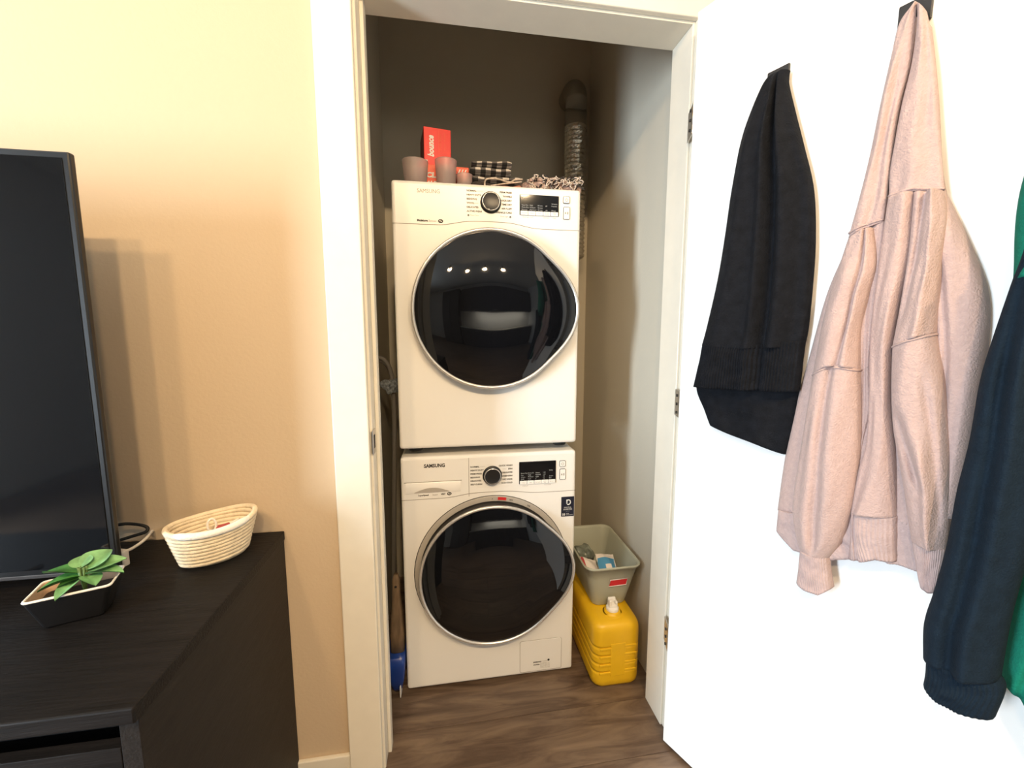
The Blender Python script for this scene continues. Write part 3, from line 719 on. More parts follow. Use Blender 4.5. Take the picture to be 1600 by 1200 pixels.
def crumple(name, parent, cx, cy, cz, rx, ry, rz, mt, seed):
    bm = bmesh.new(); bmesh.ops.create_icosphere(bm, subdivisions=4, radius=1); rg = random.Random(seed)
    dirs = [Vector((rg.gauss(0, 1), rg.gauss(0, 1), rg.gauss(0, 1))).normalized() for _ in range(26)]
    for v in bm.verts:
        n_ = v.co.normalized(); k = 1+sum(.16*max(0, n_.dot(d_)-.72)*(1 if i % 2 else -1) for i, d_ in enumerate(dirs))*6
        v.co = Vector((n_.x*k*rx+cx, n_.y*k*ry+cy, n_.z*k*rz+cz))
    bm.verts.index_update(); b = MB(); b.add([v.co.copy() for v in bm.verts], [[v.index for v in f.verts] for f in bm.faces], mt, False); bm.free()
    return b.build(name, parent)
tag(crumple('plastic_bag', None, BX-.036, BY+.075, BZ+.088, .038, .042, .050, M['bag'], 3), 'crumpled grey green plastic bag at the back of the sage grey bin', 'bag')
def packet(label, x, y, z, rx, ry, rz, cols, w_, h_):
    t = thing('sachet', label, 'packet', (BX+x, BY+y, BZ+z)); t.rotation_euler = (rx, ry, rz)
    n, m_ = 10, 12; b = MB(); vs = []
    for i in range(m_+1):
        for k in range(n+1):
            u, v = k/n*2-1, i/m_*2-1
            th = .009*max(0, (1-u**4))*max(0, (1-v**4))+.0005
            vs.append((u*w_, v*h_, th+.003*math.sin(u*4+v*3)))
    fs = [[i*(n+1)+k, i*(n+1)+k+1, (i+1)*(n+1)+k+1, (i+1)*(n+1)+k] for i in range(m_) for k in range(n)]
    o = len(vs); vs2 = [(a, b_, -c_*.4) for a, b_, c_ in vs]
    for f in fs:
        cx = sum(vs[q][0] for q in f)/4/w_; cy = sum(vs[q][1] for q in f)/4/h_
        b.add([vs[q] for q in f], [[0, 1, 2, 3]], M[cols(cx, cy)], True)
    b.add(vs2, [list(reversed(f)) for f in fs], M['pk_white'], True)
    b.build('packet_film', t); return t
packet('white and pink laundry packet lying in the bin, nearest its left side', -.046, -.055, .088, R(24), R(24), R(10), lambda x, y: 'pk_red' if (x < -.55 or (y < -.3 and x < -.1)) else 'pk_white', .040, .062)
packet('blue and white laundry packet with a pale triangle lying in the bin', .022, -.045, .094, R(22), R(4), R(-6), lambda x, y: 'pk_white' if (abs(x-.1) < .38*(y+.75) and y < .15 and y > -.7) else ('pk_blue' if y > -.25 else 'pk_teal') if y < .6 else 'pk_white', .036, .062)
# ---------------------------------------------------------------- gap left of the washer
t = thing('dustpan', 'upright blue dustpan with a brown handle between the door jamb and the washer', 'dustpan', (-.332, .03, 0))
b = MB(); rings = []
for q, z in ((.35, .006), (.55, .025), (.85, .07), (1, .12), (.98, .160)):
    rings.append([(x, y, z) for x, y in rrect(0, 0, .030*q, .055*q, .012*q, 4)])
b.loft(rings, M['blue']); b.build('pan', t)
b = MB(); b.rbox((.010, -.046, .004), (.014, -.010, .045), M['white_plastic'], .001, 1); b.build('lip', t, label='white lip edge')
b = MB(); rings = []
for z, hx_, hy_ in ((.155, .024, .03), (.22, .023, .026), (.30, .018, .02), (.36, .013, .016), (.41, .012, .014), (.432, .007, .01)):
    rings.append([(x+.004, y, z) for x, y in rrect(0, 0, hx_, hy_, hy_*.45 if hy_*.45 < hx_ else hx_*.9, 4)])
b.loft(rings, M['kraft']); b.tube([(.004, -.0165, .395), (.004, -.0145, .395)], .004, M['black_rubber'], 10); b.build('handle', t, label='brown handle with hanging hole')
t = thing('mop', 'grey pole with a tangled grey duster head and looped hose left of the dryer', 'mop', (-.366, .30, 0))
b = MB(); b.tube(smooth_path([(-.02, 0, .0), (-.005, 0, .4), (.012, 0, .85), (.014, .0, 1.02), (.006, 0, 1.08)], 30), .0095, M['hose'], 10); b.build('pole', t)
b = MB()
for dx in (0, .012): b.tube(smooth_path([(-.045, .0+dx, 1.165-dx), (-.02, dx, 1.158-dx), (.0, dx, 1.13-dx), (.010, dx, 1.09-dx), (.012, dx, 1.06)], 24), .0085, M['hose'], 10)
b.build('looped_hose', t)
crumple('duster_head', t, .0, -.005, 1.045, .026, .028, .036, M['mesh_ball'], 9)
# ---------------------------------------------------------------- dresser
DX0, DX1, DY0, DY1, DZ = -2.36, -.562, -.752, -.245, .744
t = thing('dresser', 'black-brown wooden dresser with overhanging top against the cream wall', 'dresser', ((DX0+DX1)/2, (DY0+DY1)/2, 0))
T = TX(-(DX0+DX1)/2, -(DY0+DY1)/2, 0)
def dp(name, lo, hi, mt, r=.001, parent=t, label=None): return MB().rbox(lo, hi, mt, r, 2, T).build(name, parent, label=label)
dp('top', (DX0, DY0, DZ-.024), (DX1, DY1, DZ), M['dresser'], .0025)
for xa in (DX0+.004, DX1-.029): dp('side_panel', (xa, DY0+.012, 0), (xa+.025, DY1+.003, DZ-.0245), M['dresser_side'])
dp('back_panel', (DX0+.03, DY1-.010, .03), (DX1-.03, DY1-.002, DZ-.025), M['dresser_side'])
dp('plinth', (DX0+.03, DY0+.04, 0), (DX1-.03, DY0+.06, .06), M['dresser_side'])
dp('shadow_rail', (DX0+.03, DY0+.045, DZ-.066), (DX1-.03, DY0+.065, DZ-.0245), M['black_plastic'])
cols_, rows_ = 2, 3
wd = (DX1-DX0-.062)/cols_; hd = (DZ-.068-.062)/rows_
for i in range(cols_):
    for k in range(rows_):
        x0 = DX0+.031+i*wd; z0 = .062+k*hd
        dp('drawer', (x0+.002, DY0+.016, z0+.002), (x0+wd-.002, DY0+.034, z0+hd-.004), M['dresser'], .001)
# ---------------------------------------------------------------- television
TX0, TX1, TY, TZ0, TZ1 = -2.185, -.790, -.45, .778, 1.566
t = thing('television', 'large black flat screen television standing on the dresser, dark screen', 'television', ((TX0+TX1)/2, TY, DZ))
T = TX(-(TX0+TX1)/2, -TY, -DZ)
MB().rbox((TX0, TY, TZ0), (TX1, TY+.013, TZ1), M['tv_bezel'], .003, 2, T).build('frame', t)
MB().rbox((TX0+.25, TY+.012, TZ0+.05), (TX1-.25, TY+.065, TZ1-.25), M['black_plastic'], .012, 3, T).build('rear_housing', t)
MB().rbox((TX0+.011, TY-.0012, TZ0+.016), (TX1-.011, TY+.002, TZ1-.011), M['screen'], .0005, 1, T).build('screen', t)
MB().rbox((TX0+.002, TY-.0016, TZ0-.001), (TX1-.002, TY+.004, TZ0+.006), M['tv_trim'], .001, 1, T).build('lower_trim', t)
for xc in (TX0+.22, TX1-.22):
    f = MB()
    for sy in (-1, 1): f.tube(smooth_path([(xc, TY+.014, TZ0+.004), (xc, TY+.014+sy*.05, DZ+.018), (xc, TY+.014+sy*.115, DZ+.006)], 10), .0055, M['tv_bezel'], 8, T=T)
    f.build('foot', t)
# cables and plug behind it
b = MB(); b.tube(smooth_path([(-1.0, -.36, .90), (-.93, -.31, .82), (-.885, -.285, .806), (-.850, -.285, .797), (-.846, -.29, .786), (-.872, -.295, .779), (-.92, -.31, .770), (-1.02, -.33, .752)], 44), .0036, M['black_rubber'], 8)
tag(b.build('power_cable'), 'black looped cable poking out behind the television edge', 'cable')
t = thing('power_adapter', 'small white plug adapter with white cord on the dresser beside the television edge', 'adapter', (-.852, -.368, DZ), R(-20))
MB().rbox((-.014, -.014, 0), (.014, .014, .036), M['rope_pale'], .003, 2).build('adapter_block', t)
MB().tube(smooth_path([(0, .0, .034), (.006, .02, .030), (-.008, .06, .030), (-.040, .100, .028), (-.055, .112, .02)], 20), .0032, M['rope_pale'], 8).build('cord', t)
# ---------------------------------------------------------------- potted plant
PX, PY, PA = -.800, -.526, R(20)
t = thing('potted_plant', 'small green leafed plant in a black pale-rimmed pot in front of the television', 'plant', (PX, PY, DZ), PA)
b = MB(); 
def pr_(hx_, hy_, z): return [(x, y, z) for x, y in rrect(0, 0, hx_, hy_, .007, 3)]
b.loft([pr_(.038, .024, 0), pr_(.040, .026, .004), pr_(.055, .036, .056), pr_(.0555, .0365, .057)], M['pot'], caps=(True, False)); b.build('pot', t)
b = MB(); b.loft([pr_(.0555, .0365, .0565), pr_(.0562, .0372, .0585), pr_(.0555, .0365, .060), pr_(.0535, .0345, .060), pr_(.0528, .0338, .058)], M['rope_pale'], caps=(False, False)); b.build('pot_rim', t, label='off-white rim')
b = MB(); b.loft([pr_(.0528, .0338, .0585), pr_(.048, .031, .038)], M['pot_in'], caps=(False, False)); b.loft([pr_(.0485, .0315, .040), pr_(.047, .030, .0405)], M['soil'], caps=(True, True)); b.build('soil', t)
def leaf(px, py, pz, az, el, L, Wd, mt, roll=0, curl=.25):
    b = MB(); n, m_ = 12, 8; top = []
    for i in range(n+1):
        u = i/n; hw = Wd*math.sin(PI*min(1, u**.8))**.75 if 0 < u < 1 else .0004
        for k in range(m_+1):
            v = k/m_*2-1
            x = L*u; y = hw*v; z = -.22*L*curl*4*u*u+abs(v)**1.5*hw*.32-.0012*math.exp(-(v*5)**2)
            top.append(Vector((x, y, z)))
    fs = [[i*(m_+1)+k, (i+1)*(m_+1)+k, (i+1)*(m_+1)+k+1, i*(m_+1)+k+1] for i in range(n) for k in range(m_)]
    Tm = TX(px, py, pz) @ Matrix.Rotation(az, 4, 'Z') @ Matrix.Rotation(-el, 4, 'Y') @ Matrix.Rotation(roll, 4, 'X')
    b.add(top, fs, mt, True, Tm); b.add([p-Vector((0, 0, .0009)) for p in top], [f[::-1] for f in fs], mt, True, Tm)
    return b.build('leaf', t)
sx, sy = .012, -.006
for az, el, L, Wd, mt, ox, oz, roll in ((170, 14, .058, .027, 'leaf', -.006, .080, .25), (205, 2, .052, .022, 'leaf', -.004, .074, .15), (62, 30, .046, .022, 'leaf_pale', .0, .084, .3), (35, 16, .050, .020, 'leaf_pale', .006, .080, .2),
    (5, 8, .056, .019, 'leaf_pale', .004, .076, -.2), (-35, 4, .040, .015, 'leaf_pale', .004, .072, -.2), (265, -4, .044, .014, 'leaf_pale', -.006, .070, .1), (110, 35, .030, .016, 'leaf_pale', -.004, .088, .0), (235, 8, .030, .012, 'leaf', -.002, .072, 0)):
    leaf(sx+ox, sy, oz, R(az)-PA, R(el), L, Wd, M[mt], roll)
b = MB()
for k in range(6):
    a = k*1.05; b.tube([(sx, sy, .040), (sx+.004*math.cos(a), sy+.004*math.sin(a), .07), (sx+.006*math.cos(a), sy+.004*math.sin(a), .090)], .0016, M['stem'], 6)
b.build('stems', t)
# ---------------------------------------------------------------- coiled rope basket
BA = R(36)
t = thing('rope_basket', 'oval cream coiled rope basket on the right end of the dresser', 'basket', (-.668, -.352, DZ), BA)
rows = 9; b = MB(); pts = []
rr = .0056
def boval(q, th):
    a = .060+.022*q; c = .045+.020*q
    return a*math.cos(th), c*math.sin(th), .005+.080*q**1.0+.004*q*q*math.cos(2*th)*(q > 0)+.002*q*math.cos(th)
N = 56
for k in range(int(3.2*N)):                       # spiral floor
    f = k/(3.2*N); th = 2*PI*k/N; pts.append((.060*f*math.cos(th)+0, .045*f*math.sin(th), .0056))
b.tube(pts, rr, M['rope'], 8)
pts = []
for k in range(rows*N+1):
    th = 2*PI*k/N; pts.append(boval(k/(rows*N), th))
b.tube(pts, rr, M['rope'], 8)
b.tube([boval(1.0, 2*PI*k/N) for k in range(N)], rr*1.05, M['rope'], 8, closed=True)
b.build('rope_coil', t)
b = MB(); b.tube([Vector(boval(1.0, th))+Vector((0, 0, .0008)) for th in [R(206)+R(118)*i/30 for i in range(31)]], [rr*(.5+.9*min(1, 6*min(i/30, 1-i/30)+.1)) for i in range(31)], M['rope_pale'], 10); b.build('wrapped_rim', t, label='paler thick wrapped section of the rim')
t = thing('sunglasses', 'dark folded sunglasses lying inside the rope basket', 'sunglasses', (-.676, -.350, DZ+.036), BA+R(8)); t.rotation_euler = (R(14), R(-10), BA+R(8))
b = MB()
for sx_ in (-1, 1): b.loft([[(sx_*.028+x, y, 0) for x, y in rrect(0, 0, .024, .018, .012, 5)], [(sx_*.028+x, y, .006) for x, y in rrect(0, 0, .022, .016, .011, 5)]], M['black_gloss'])
b.rbox((-.007, -.002, .001), (.007, .010, .006), M['black_plastic'], .001, 1); b.build('lenses', t)
b = MB(); b.tube(smooth_path([(-.05, .012, .003), (-.02, .016, .010), (.03, .018, .012), (.05, .012, .008)], 16), .003, M['black_plastic'], 8); b.build('temple_arm', t)
t = thing('key_charm', 'small red and white keyring charm on the dark glasses in the rope basket', 'keyring', (-.655, -.335, DZ+.062), BA)
b = MB(); b.rbox((-.016, -.010, -.004), (.014, .010, .004), M['packet_red'] if 'packet_red' in M else M['pk_red'], .003, 2); b.build('charm', t)
b = MB(); b.tube([(-.022+.008*math.cos(a), .002+.002*math.sin(a), .010+.014*math.sin(a)) for a in [2*PI*i/20 for i in range(20)]], .0026, M['rope_pale'], 6, closed=True); b.tube([(.012, 0, .003), (.030, .004, .007)], .003, M['rope_pale'], 6); b.build('ring', t)
b = MB(); b.rbox((-.030, -.004, -.022), (.028, .006, -.003), M['black_plastic'], .003, 2); b.build('fob', t)
# ---------------------------------------------------------------- hooks and garments on the door
DOORM = Matrix.Translation((DA[0], DA[1], 0)) @ Matrix.Rotation(dang, 4, 'Z')
def on_door(s, h, z): return DOORM @ Vector((s, -h, z))
def door_thing(name, label, cat, s, z, group=None):
    return thing(name, label, cat, on_door(s, 0, z), dang, group)
HOOKS = [(.1995, 1.797, 'black square coat hook on the white door holding the black cardigan'), (.412, 1.797, 'black square coat hook on the white door holding the pink sweatshirt'), (.624, 1.797, 'black square coat hook on the white door holding the navy and green jacket')]
for s, z, lab in HOOKS:
    t = door_thing('coat_hook', lab, 'hook', s, z, 'coat hooks on the door')
    MB().rbox((-.0215, -.006, -.026), (.0215, 0, .016), M['hook'], .0015, 2).build('back_plate', t)
    h = MB(); h.rbox((-.008, -.024, -.024), (.008, -.005, -.016), M['hook'], .002, 2); h.rbox((-.008, -.026, -.024), (.008, -.021, -.006), M['hook'], .002, 2); h.build('hook_arm', t)
def poly(pts, u):
    k = len(pts)-1; x = u*k; i = min(int(x), k-1); f = x-i
    return [a+(b-a)*f for a, b in zip(pts[i], pts[i+1])]
def drape(name, parent, origin, rows, mt, y0, thick, folds=(), nu=48, nv=70, rib=None, back=0.003, edge=.45, seed=0, smoothv=True, noise=.0010):
    """cloth panel lofted between measured outlines (s, z on the door); bulges out from the door by y0 + thick"""
    k = len(rows)-1; b = MB(); top = []; bot = []; rg = random.Random(seed); ph = [rg.random()*6.28 for _ in range(6)]
    hf = y0 if callable(y0) else (lambda v: y0)
    tf = thick if callable(thick) else (lambda v: thick)
    for i in range(nv+1):
        v = i/nv; x = v*k; a = min(int(x), k-1); f = x-a
        for j in range(nu+1):
            u = j/nu
            q = [poly(rows[min(max(a+d, 0), k)], u) for d in (-1, 0, 1, 2)]
            P = [0.5*((2*q[1][c])+(q[2][c]-q[0][c])*f+(2*q[0][c]-5*q[1][c]+4*q[2][c]-q[3][c])*f*f+(3*q[1][c]-q[0][c]-3*q[2][c]+q[3][c])*f**3) for c in (0, 1)] if smoothv else [q[1][c]+(q[2][c]-q[1][c])*f for c in (0, 1)]
            e = max(0.0, 1-abs(2*u-1)**2.4)**edge
            h = hf(v)+tf(v)*e
            for (u0, v0, u1, v1, w, am) in folds:
                if v0 <= v <= v1:
                    t_ = (v-v0)/(v1-v0); uc = u0+(u1-u0)*t_; fade = min(1, 5*t_+ (1 if v0 <= 0 else 0), 5*(1-t_)+(1 if v1 >= 1 else 0))
                    h += am*fade*math.exp(-((u-uc)/w)**2)*min(1, e*2)
            h += noise*e*(math.sin(u*9+v*7+ph[0])+math.sin(u*5-v*13+ph[1])+.6*math.sin(u*17+v*21+ph[2]))
            if rib: h += rib[1]*e*math.cos(u*rib[0]*2*PI)
            h = max(h, back+.001)
            top.append((P[0]-origin[0], -h, P[1]-origin[1])); bot.append((P[0]-origin[0], -max(back, min(hf(v)-.001, h-.002)), P[1]-origin[1]))
    n = nu+1; F = []
    for i in range(nv):
        for j in range(nu): F.append([i*n+j, (i+1)*n+j, (i+1)*n+j+1, i*n+j+1])
    o = len(top); B = [[a+o for a in f[::-1]] for f in F]; S = []
    for j in range(nu): S += [[j, j+1, o+j+1, o+j], [nv*n+j+1, nv*n+j, o+nv*n+j, o+nv*n+j+1]]
    for i in range(nv): S += [[(i+1)*n, i*n, o+i*n, o+(i+1)*n], [i*n+nu, (i+1)*n+nu, o+(i+1)*n+nu, o+i*n+nu]]
    b.add(top+bot, F+B+S, mt, True)
    ob = b.build(name, parent); ob['surf'] = 0; del ob['surf']
    return ob, top, n
def seam_on(parent, grid, v_i, r, mt, name='seam', u0=0.0, u1=1.0):
    ob, top, n = grid; nu = n-1; b = MB()
    pts = [Vector(top[v_i*n+j])+Vector((0, -.0008, 0)) for j in range(int(u0*nu), int(u1*nu)+1)]
    b.tube(pts, r, mt, 5); return b.build(name, parent)
t = door_thing('cardigan', 'long black knit cardigan with ribbed hem hanging on the first hook from the closet', 'cardigan', .2, 1.77)
O = (.2, 1.77)
drape('back_panel', t, O, [[(0.094, 1.2522), (0.1927, 1.2512), (0.2826, 1.2504)],
  [(0.0665, 1.1703), (0.1976, 1.1777), (0.2894, 1.1896)],
  [(0.0521, 1.1104), (0.111, 1.1051), (0.2025, 1.1034), (0.2881, 1.125)],
  [(0.0767, 1.0543), (0.1466, 1.0488), (0.2198, 1.0533), (0.287, 1.0719)],
  [(0.0945, 1.0169), (0.1648, 1.0044), (0.2237, 0.9938), (0.2723, 0.9815)]], M['cardigan'], .004, .022, nu=90, nv=30, rib=(44, .0024), seed=2)
g = drape('front_panel', t, O, [[(0.1911, 1.7967), (0.2099, 1.7936), (0.2268, 1.7912)],
  [(0.1768, 1.782), (0.2036, 1.778), (0.226, 1.7696)],
  [(0.1548, 1.733), (0.1993, 1.714), (0.242, 1.7081)],
  [(0.1388, 1.6785), (0.1969, 1.6568), (0.2635, 1.6318)],
  [(0.1249, 1.5781), (0.1971, 1.5575), (0.2881, 1.5377)],
  [(0.116, 1.4788), (0.1971, 1.4599), (0.2989, 1.436)],
  [(0.1036, 1.3759), (0.1972, 1.3583), (0.301, 1.3473)],
  [(0.0839, 1.2681), (0.1942, 1.2584), (0.2998, 1.2567)],
  [(0.0731, 1.22), (0.1886, 1.2145), (0.2955, 1.221)]], M['cardigan'], lambda v: .014+.006*v, lambda v: .016+.024*min(1, 2.5*v), folds=((.62, .05, .66, 1, .05, -.022), (.55, .1, .55, 1, .05, .012), (.75, .1, .78, 1, .06, .010), (.25, .2, .2, 1, .10, .008), (.9, .3, .9, 1, .05, -.008)), nu=70, nv=90, seed=3)
drape('ribbed_hem', t, O, [[(0.077, 1.233), (0.1891, 1.2219), (0.2976, 1.2343)],
  [(0.0667, 1.1708), (0.1868, 1.1701), (0.2955, 1.1836)],
  [(0.0558, 1.1133), (0.1857, 1.1205), (0.2937, 1.1266)]], M['cardigan'], .021, .038, folds=((.66, 0, .66, 1, .05, -.020), (.55, 0, .55, 1, .05, .010), (.2, 0, .2, 1, .1, .008)), nu=160, nv=16, rib=(40, .0028), seed=3)
t = door_thing('sweatshirt', 'dusty pink fleece sweatshirt with dropped sleeves hanging on the middle hook', 'sweatshirt', .41, 1.77)
O = (.41, 1.77)
drape('back_body', t, O, [[(0.4056, 1.7884), (0.4226, 1.7733), (0.4354, 1.7559)],
  [(0.3862, 1.6697), (0.4166, 1.6557), (0.4536, 1.6387)],
  [(0.3665, 1.5229), (0.4126, 1.5038), (0.4736, 1.4911)],
  [(0.3499, 1.4277), (0.4204, 1.4085), (0.507, 1.4023)],
  [(0.3214, 1.327), (0.42, 1.307), (0.5338, 1.3135)],
  [(0.2998, 1.1968), (0.4206, 1.1901), (0.5448, 1.2277)],
  [(0.2817, 1.0849), (0.4202, 1.0812), (0.5472, 1.1248)],
  [(0.2699, 0.9673), (0.4189, 0.9809), (0.5463, 1.0177)],
  [(0.2638, 0.8488), (0.4254, 0.8985), (0.5409, 0.9157)]], M['pink'], .003, lambda v: .012+.016*v, folds=((.55, .2, .5, 1, .03, -.01),), nu=50, nv=60, seed=5)
drape('hem_band', t, O, [[(0.2674, 0.8531), (0.3, 0.8608), (0.3981, 0.8923), (0.4666, 0.9134), (0.5414, 0.9199)],
  [(0.2667, 0.8255), (0.3022, 0.8293), (0.3968, 0.8436), (0.4702, 0.8693), (0.5426, 0.8898)],
  [(0.2655, 0.8037), (0.3095, 0.7792), (0.3746, 0.7896), (0.4466, 0.8281), (0.4717, 0.83), (0.5015, 0.8276), (0.5448, 0.8473)]], M['pink_rib'], .006, .026, folds=((.45, 0, .45, 1, .03, -.008), (.62, 0, .62, 1, .05, .010)), nu=120, nv=14, rib=(46, .0010), seed=6)
drape('right_body', t, O, [[(0.4476, 1.4883), (0.4753, 1.4834)],
  [(0.4553, 1.4434), (0.4953, 1.434)],
  [(0.4638, 1.3891), (0.5178, 1.3747)],
  [(0.4731, 1.3241), (0.5361, 1.3179)],
  [(0.4834, 1.2484), (0.5436, 1.2628)],
  [(0.4923, 1.1615), (0.5444, 1.1871)],
  [(0.5039, 1.0521), (0.5433, 1.0612)],
  [(0.5171, 0.9422), (0.5392, 0.9449)]], M['pink'], .012, lambda v: .02+.02*min(1,2*v), folds=((.25, .2, .3, 1, .08, -.008),), nu=40, nv=50, seed=7)
hl = drape('hood_half', t, O, [[(0.4145, 1.7935), (0.4191, 1.7946)],
  [(0.3977, 1.7761), (0.4192, 1.7654)],
  [(0.3912, 1.725), (0.4173, 1.7032)],
  [(0.3827, 1.6508), (0.4098, 1.6388)],
  [(0.3757, 1.5726), (0.4066, 1.5669)],
  [(0.3661, 1.4974), (0.4055, 1.4866)],
  [(0.3552, 1.4283), (0.379, 1.4396), (0.4044, 1.4463)]], M['pink'], lambda v: .020+.006*v, lambda v: .013-.004*v, folds=((.60, .3, .62, 1, .14, -.005), (.3, .2, .3, 1, .16, .003)), nu=36, nv=70, seed=8)
hr = drape('hood_half', t, O, [[(0.4195, 1.7923), (0.4316, 1.7733)],
  [(0.4214, 1.7602), (0.4412, 1.7294)],
  [(0.4202, 1.6999), (0.4517, 1.6673)],
  [(0.4128, 1.636), (0.4615, 1.5949)],
  [(0.4087, 1.5754), (0.4692, 1.538)],
  [(0.4067, 1.5285), (0.4745, 1.5017)],
  [(0.4096, 1.4825), (0.4427, 1.4859), (0.478, 1.4779)]], M['pink'], lambda v: .024+.006*v, lambda v: .015-.004*v, folds=((.72, .1, .78, 1, .16, -.004), (.45, .3, .42, 1, .16, .004)), nu=40, nv=70, seed=9)
seam_on(hr[0], hr, 68, .0022, M['pink'], 'neck_seam'); seam_on(hl[0], hl, 68, .0022, M['pink'], 'neck_seam')
drape('front_placket', t, O, [[(0.376, 1.4363), (0.4066, 1.4477)],
  [(0.3767, 1.3689), (0.4072, 1.3647)],
  [(0.3813, 1.2735), (0.4056, 1.2726)],
  [(0.3889, 1.1765), (0.4077, 1.1778)],
  [(0.3966, 1.1032), (0.4134, 1.1057)],
  [(0.3995, 1.041), (0.409, 1.0431)],
  [(0.3996, 0.9901), (0.4072, 0.9922)]], M['pink'], .020, .012, folds=((.5, 0, .5, 1, .2, -.006),), nu=24, nv=50, seed=10)
drape('front_body', t, O, [[(0.4076, 1.4848), (0.4452, 1.485)],
  [(0.4059, 1.4315), (0.4463, 1.4334)],
  [(0.4042, 1.3758), (0.4469, 1.3694)],
  [(0.4025, 1.2959), (0.4401, 1.2936)],
  [(0.4045, 1.2137), (0.4381, 1.2147)],
  [(0.4111, 1.1303), (0.4439, 1.1226)],
  [(0.4133, 1.0449), (0.4548, 1.0422)],
  [(0.4054, 0.9865), (0.4612, 0.9843)],
  [(0.4014, 0.9), (0.4194, 0.9068), (0.4676, 0.9176)]], M['pink'], .022, lambda v: .026+.01*v, folds=((.30, .05, .25, .6, .16, -.006), (.7, .0, .8, .7, .2, .006), (.25, .6, .2, 1, .12, -.005)), nu=40, nv=70, seed=11)
drape('front_hem', t, O, [[(0.4018, 0.902), (0.4198, 0.9087), (0.4679, 0.9195)],
  [(0.4043, 0.857), (0.4235, 0.8613), (0.4713, 0.877)],
  [(0.404, 0.809), (0.427, 0.8174), (0.4483, 0.8328), (0.4739, 0.8351)]], M['pink_rib'], .024, .030, folds=((.25, 0, .25, 1, .05, -.006),), nu=60, nv=12, rib=(16, .0010), seed=12)
ls = drape('shoulder', t, O, [[(0.3561, 1.4239), (0.3806, 1.4363), (0.3913, 1.4385)],
  [(0.3468, 1.3781), (0.3791, 1.3734), (0.4018, 1.3735)],
  [(0.3361, 1.3307), (0.3737, 1.3213), (0.3953, 1.3194)],
  [(0.3275, 1.2625), (0.3691, 1.2555), (0.3893, 1.2552)],
  [(0.3194, 1.1655), (0.3492, 1.1843), (0.3714, 1.1869), (0.3942, 1.1809)]], M['pink'], .026, lambda v: .022+.016*v, folds=((.62, .0, .56, 1, .07, -.010), (.78, .1, .75, 1, .12, .006), (.3, .2, .3, 1, .14, .005)), nu=44, nv=50, seed=13)
lv = drape('sleeve', t, O, [[(0.3193, 1.1668), (0.3491, 1.1856), (0.3713, 1.1881), (0.3941, 1.1821)],
  [(0.3158, 1.092), (0.3555, 1.1006), (0.4016, 1.1111)],
  [(0.3103, 1.0091), (0.3564, 1.0199), (0.4067, 1.0341)],
  [(0.3046, 0.9234), (0.3575, 0.9334), (0.407, 0.9686)],
  [(0.305, 0.8662), (0.3564, 0.8745), (0.4042, 0.9034)],
  [(0.3161, 0.8128), (0.3553, 0.8158), (0.3938, 0.8437)],
  [(0.3249, 0.7906), (0.3514, 0.7915), (0.3763, 0.7977)]], M['pink'], .026, lambda v: .038+.012*math.sin(PI*v)-.01*v, folds=((.44, .0, .46, .95, .09, -.011), (.66, .05, .66, .9, .13, .006), (.16, .1, .14, .9, .08, -.005)), nu=48, nv=70, seed=14)
seam_on(lv[0], lv, 1, .0018, M['pink'], 'sleeve_seam')
drape('cuff', t, O, [[(0.3249, 0.7947), (0.3492, 0.7946), (0.3752, 0.8012)],
  [(0.3243, 0.7524), (0.3521, 0.7549), (0.3797, 0.769)],
  [(0.3231, 0.7194), (0.3435, 0.7159), (0.3683, 0.7182), (0.3864, 0.738)]], M['pink_rib'], .030, .026, nu=70, nv=14, rib=(18, .0010), seed=15)
rs = drape('shoulder', t, O, [[(0.443, 1.4833), (0.4639, 1.4794), (0.478, 1.4763)],
  [(0.4441, 1.4321), (0.4683, 1.4267), (0.4865, 1.4276)],
  [(0.4446, 1.3686), (0.4698, 1.3648), (0.4873, 1.3672)],
  [(0.4419, 1.293), (0.4679, 1.2967), (0.4897, 1.3056)],
  [(0.4383, 1.2251), (0.465, 1.2376), (0.4917, 1.2482)]], M['pink'], .034, lambda v: .02+.022*v, folds=((.35, .0, .15, .9, .10, -.012), (.65, .0, .62, 1, .15, .008)), nu=44, nv=50, seed=16)
rv = drape('sleeve', t, O, [[(0.4382, 1.2262), (0.4649, 1.2387), (0.4916, 1.2492)],
  [(0.442, 1.1581), (0.4726, 1.1666), (0.5067, 1.1749)],
  [(0.4493, 1.0897), (0.4843, 1.1015), (0.5176, 1.1072)],
  [(0.4607, 1.0337), (0.4937, 1.0363), (0.5259, 1.0444)],
  [(0.4728, 0.9785), (0.5021, 0.9821), (0.531, 0.986)],
  [(0.4806, 0.934), (0.5062, 0.9344), (0.533, 0.937)],
  [(0.4893, 0.8878), (0.5116, 0.8882), (0.5328, 0.8887)]], M['pink'], .034, lambda v: .042+.008*math.sin(PI*v)-.012*v, folds=((.12, .25, .45, .7, .10, -.012), (.5, .35, .6, 1, .12, .010), (.7, .1, .8, .9, .08, -.006)), nu=48, nv=70, seed=17)
seam_on(rv[0], rv, 1, .0018, M['pink'], 'sleeve_seam')
drape('cuff', t, O, [[(0.4895, 0.8908), (0.5118, 0.8901), (0.5337, 0.8908)],
  [(0.4988, 0.8476), (0.5152, 0.8498), (0.5318, 0.8524)],
  [(0.5072, 0.8138), (0.5185, 0.8116), (0.5291, 0.8128)]], M['pink_rib'], .036, .026, nu=70, nv=14, rib=(18, .0010), seed=18)
t = door_thing('jacket', 'navy and emerald green fleece jacket on the hook furthest from the closet', 'jacket', .62, 1.77)
O = (.62, 1.77)
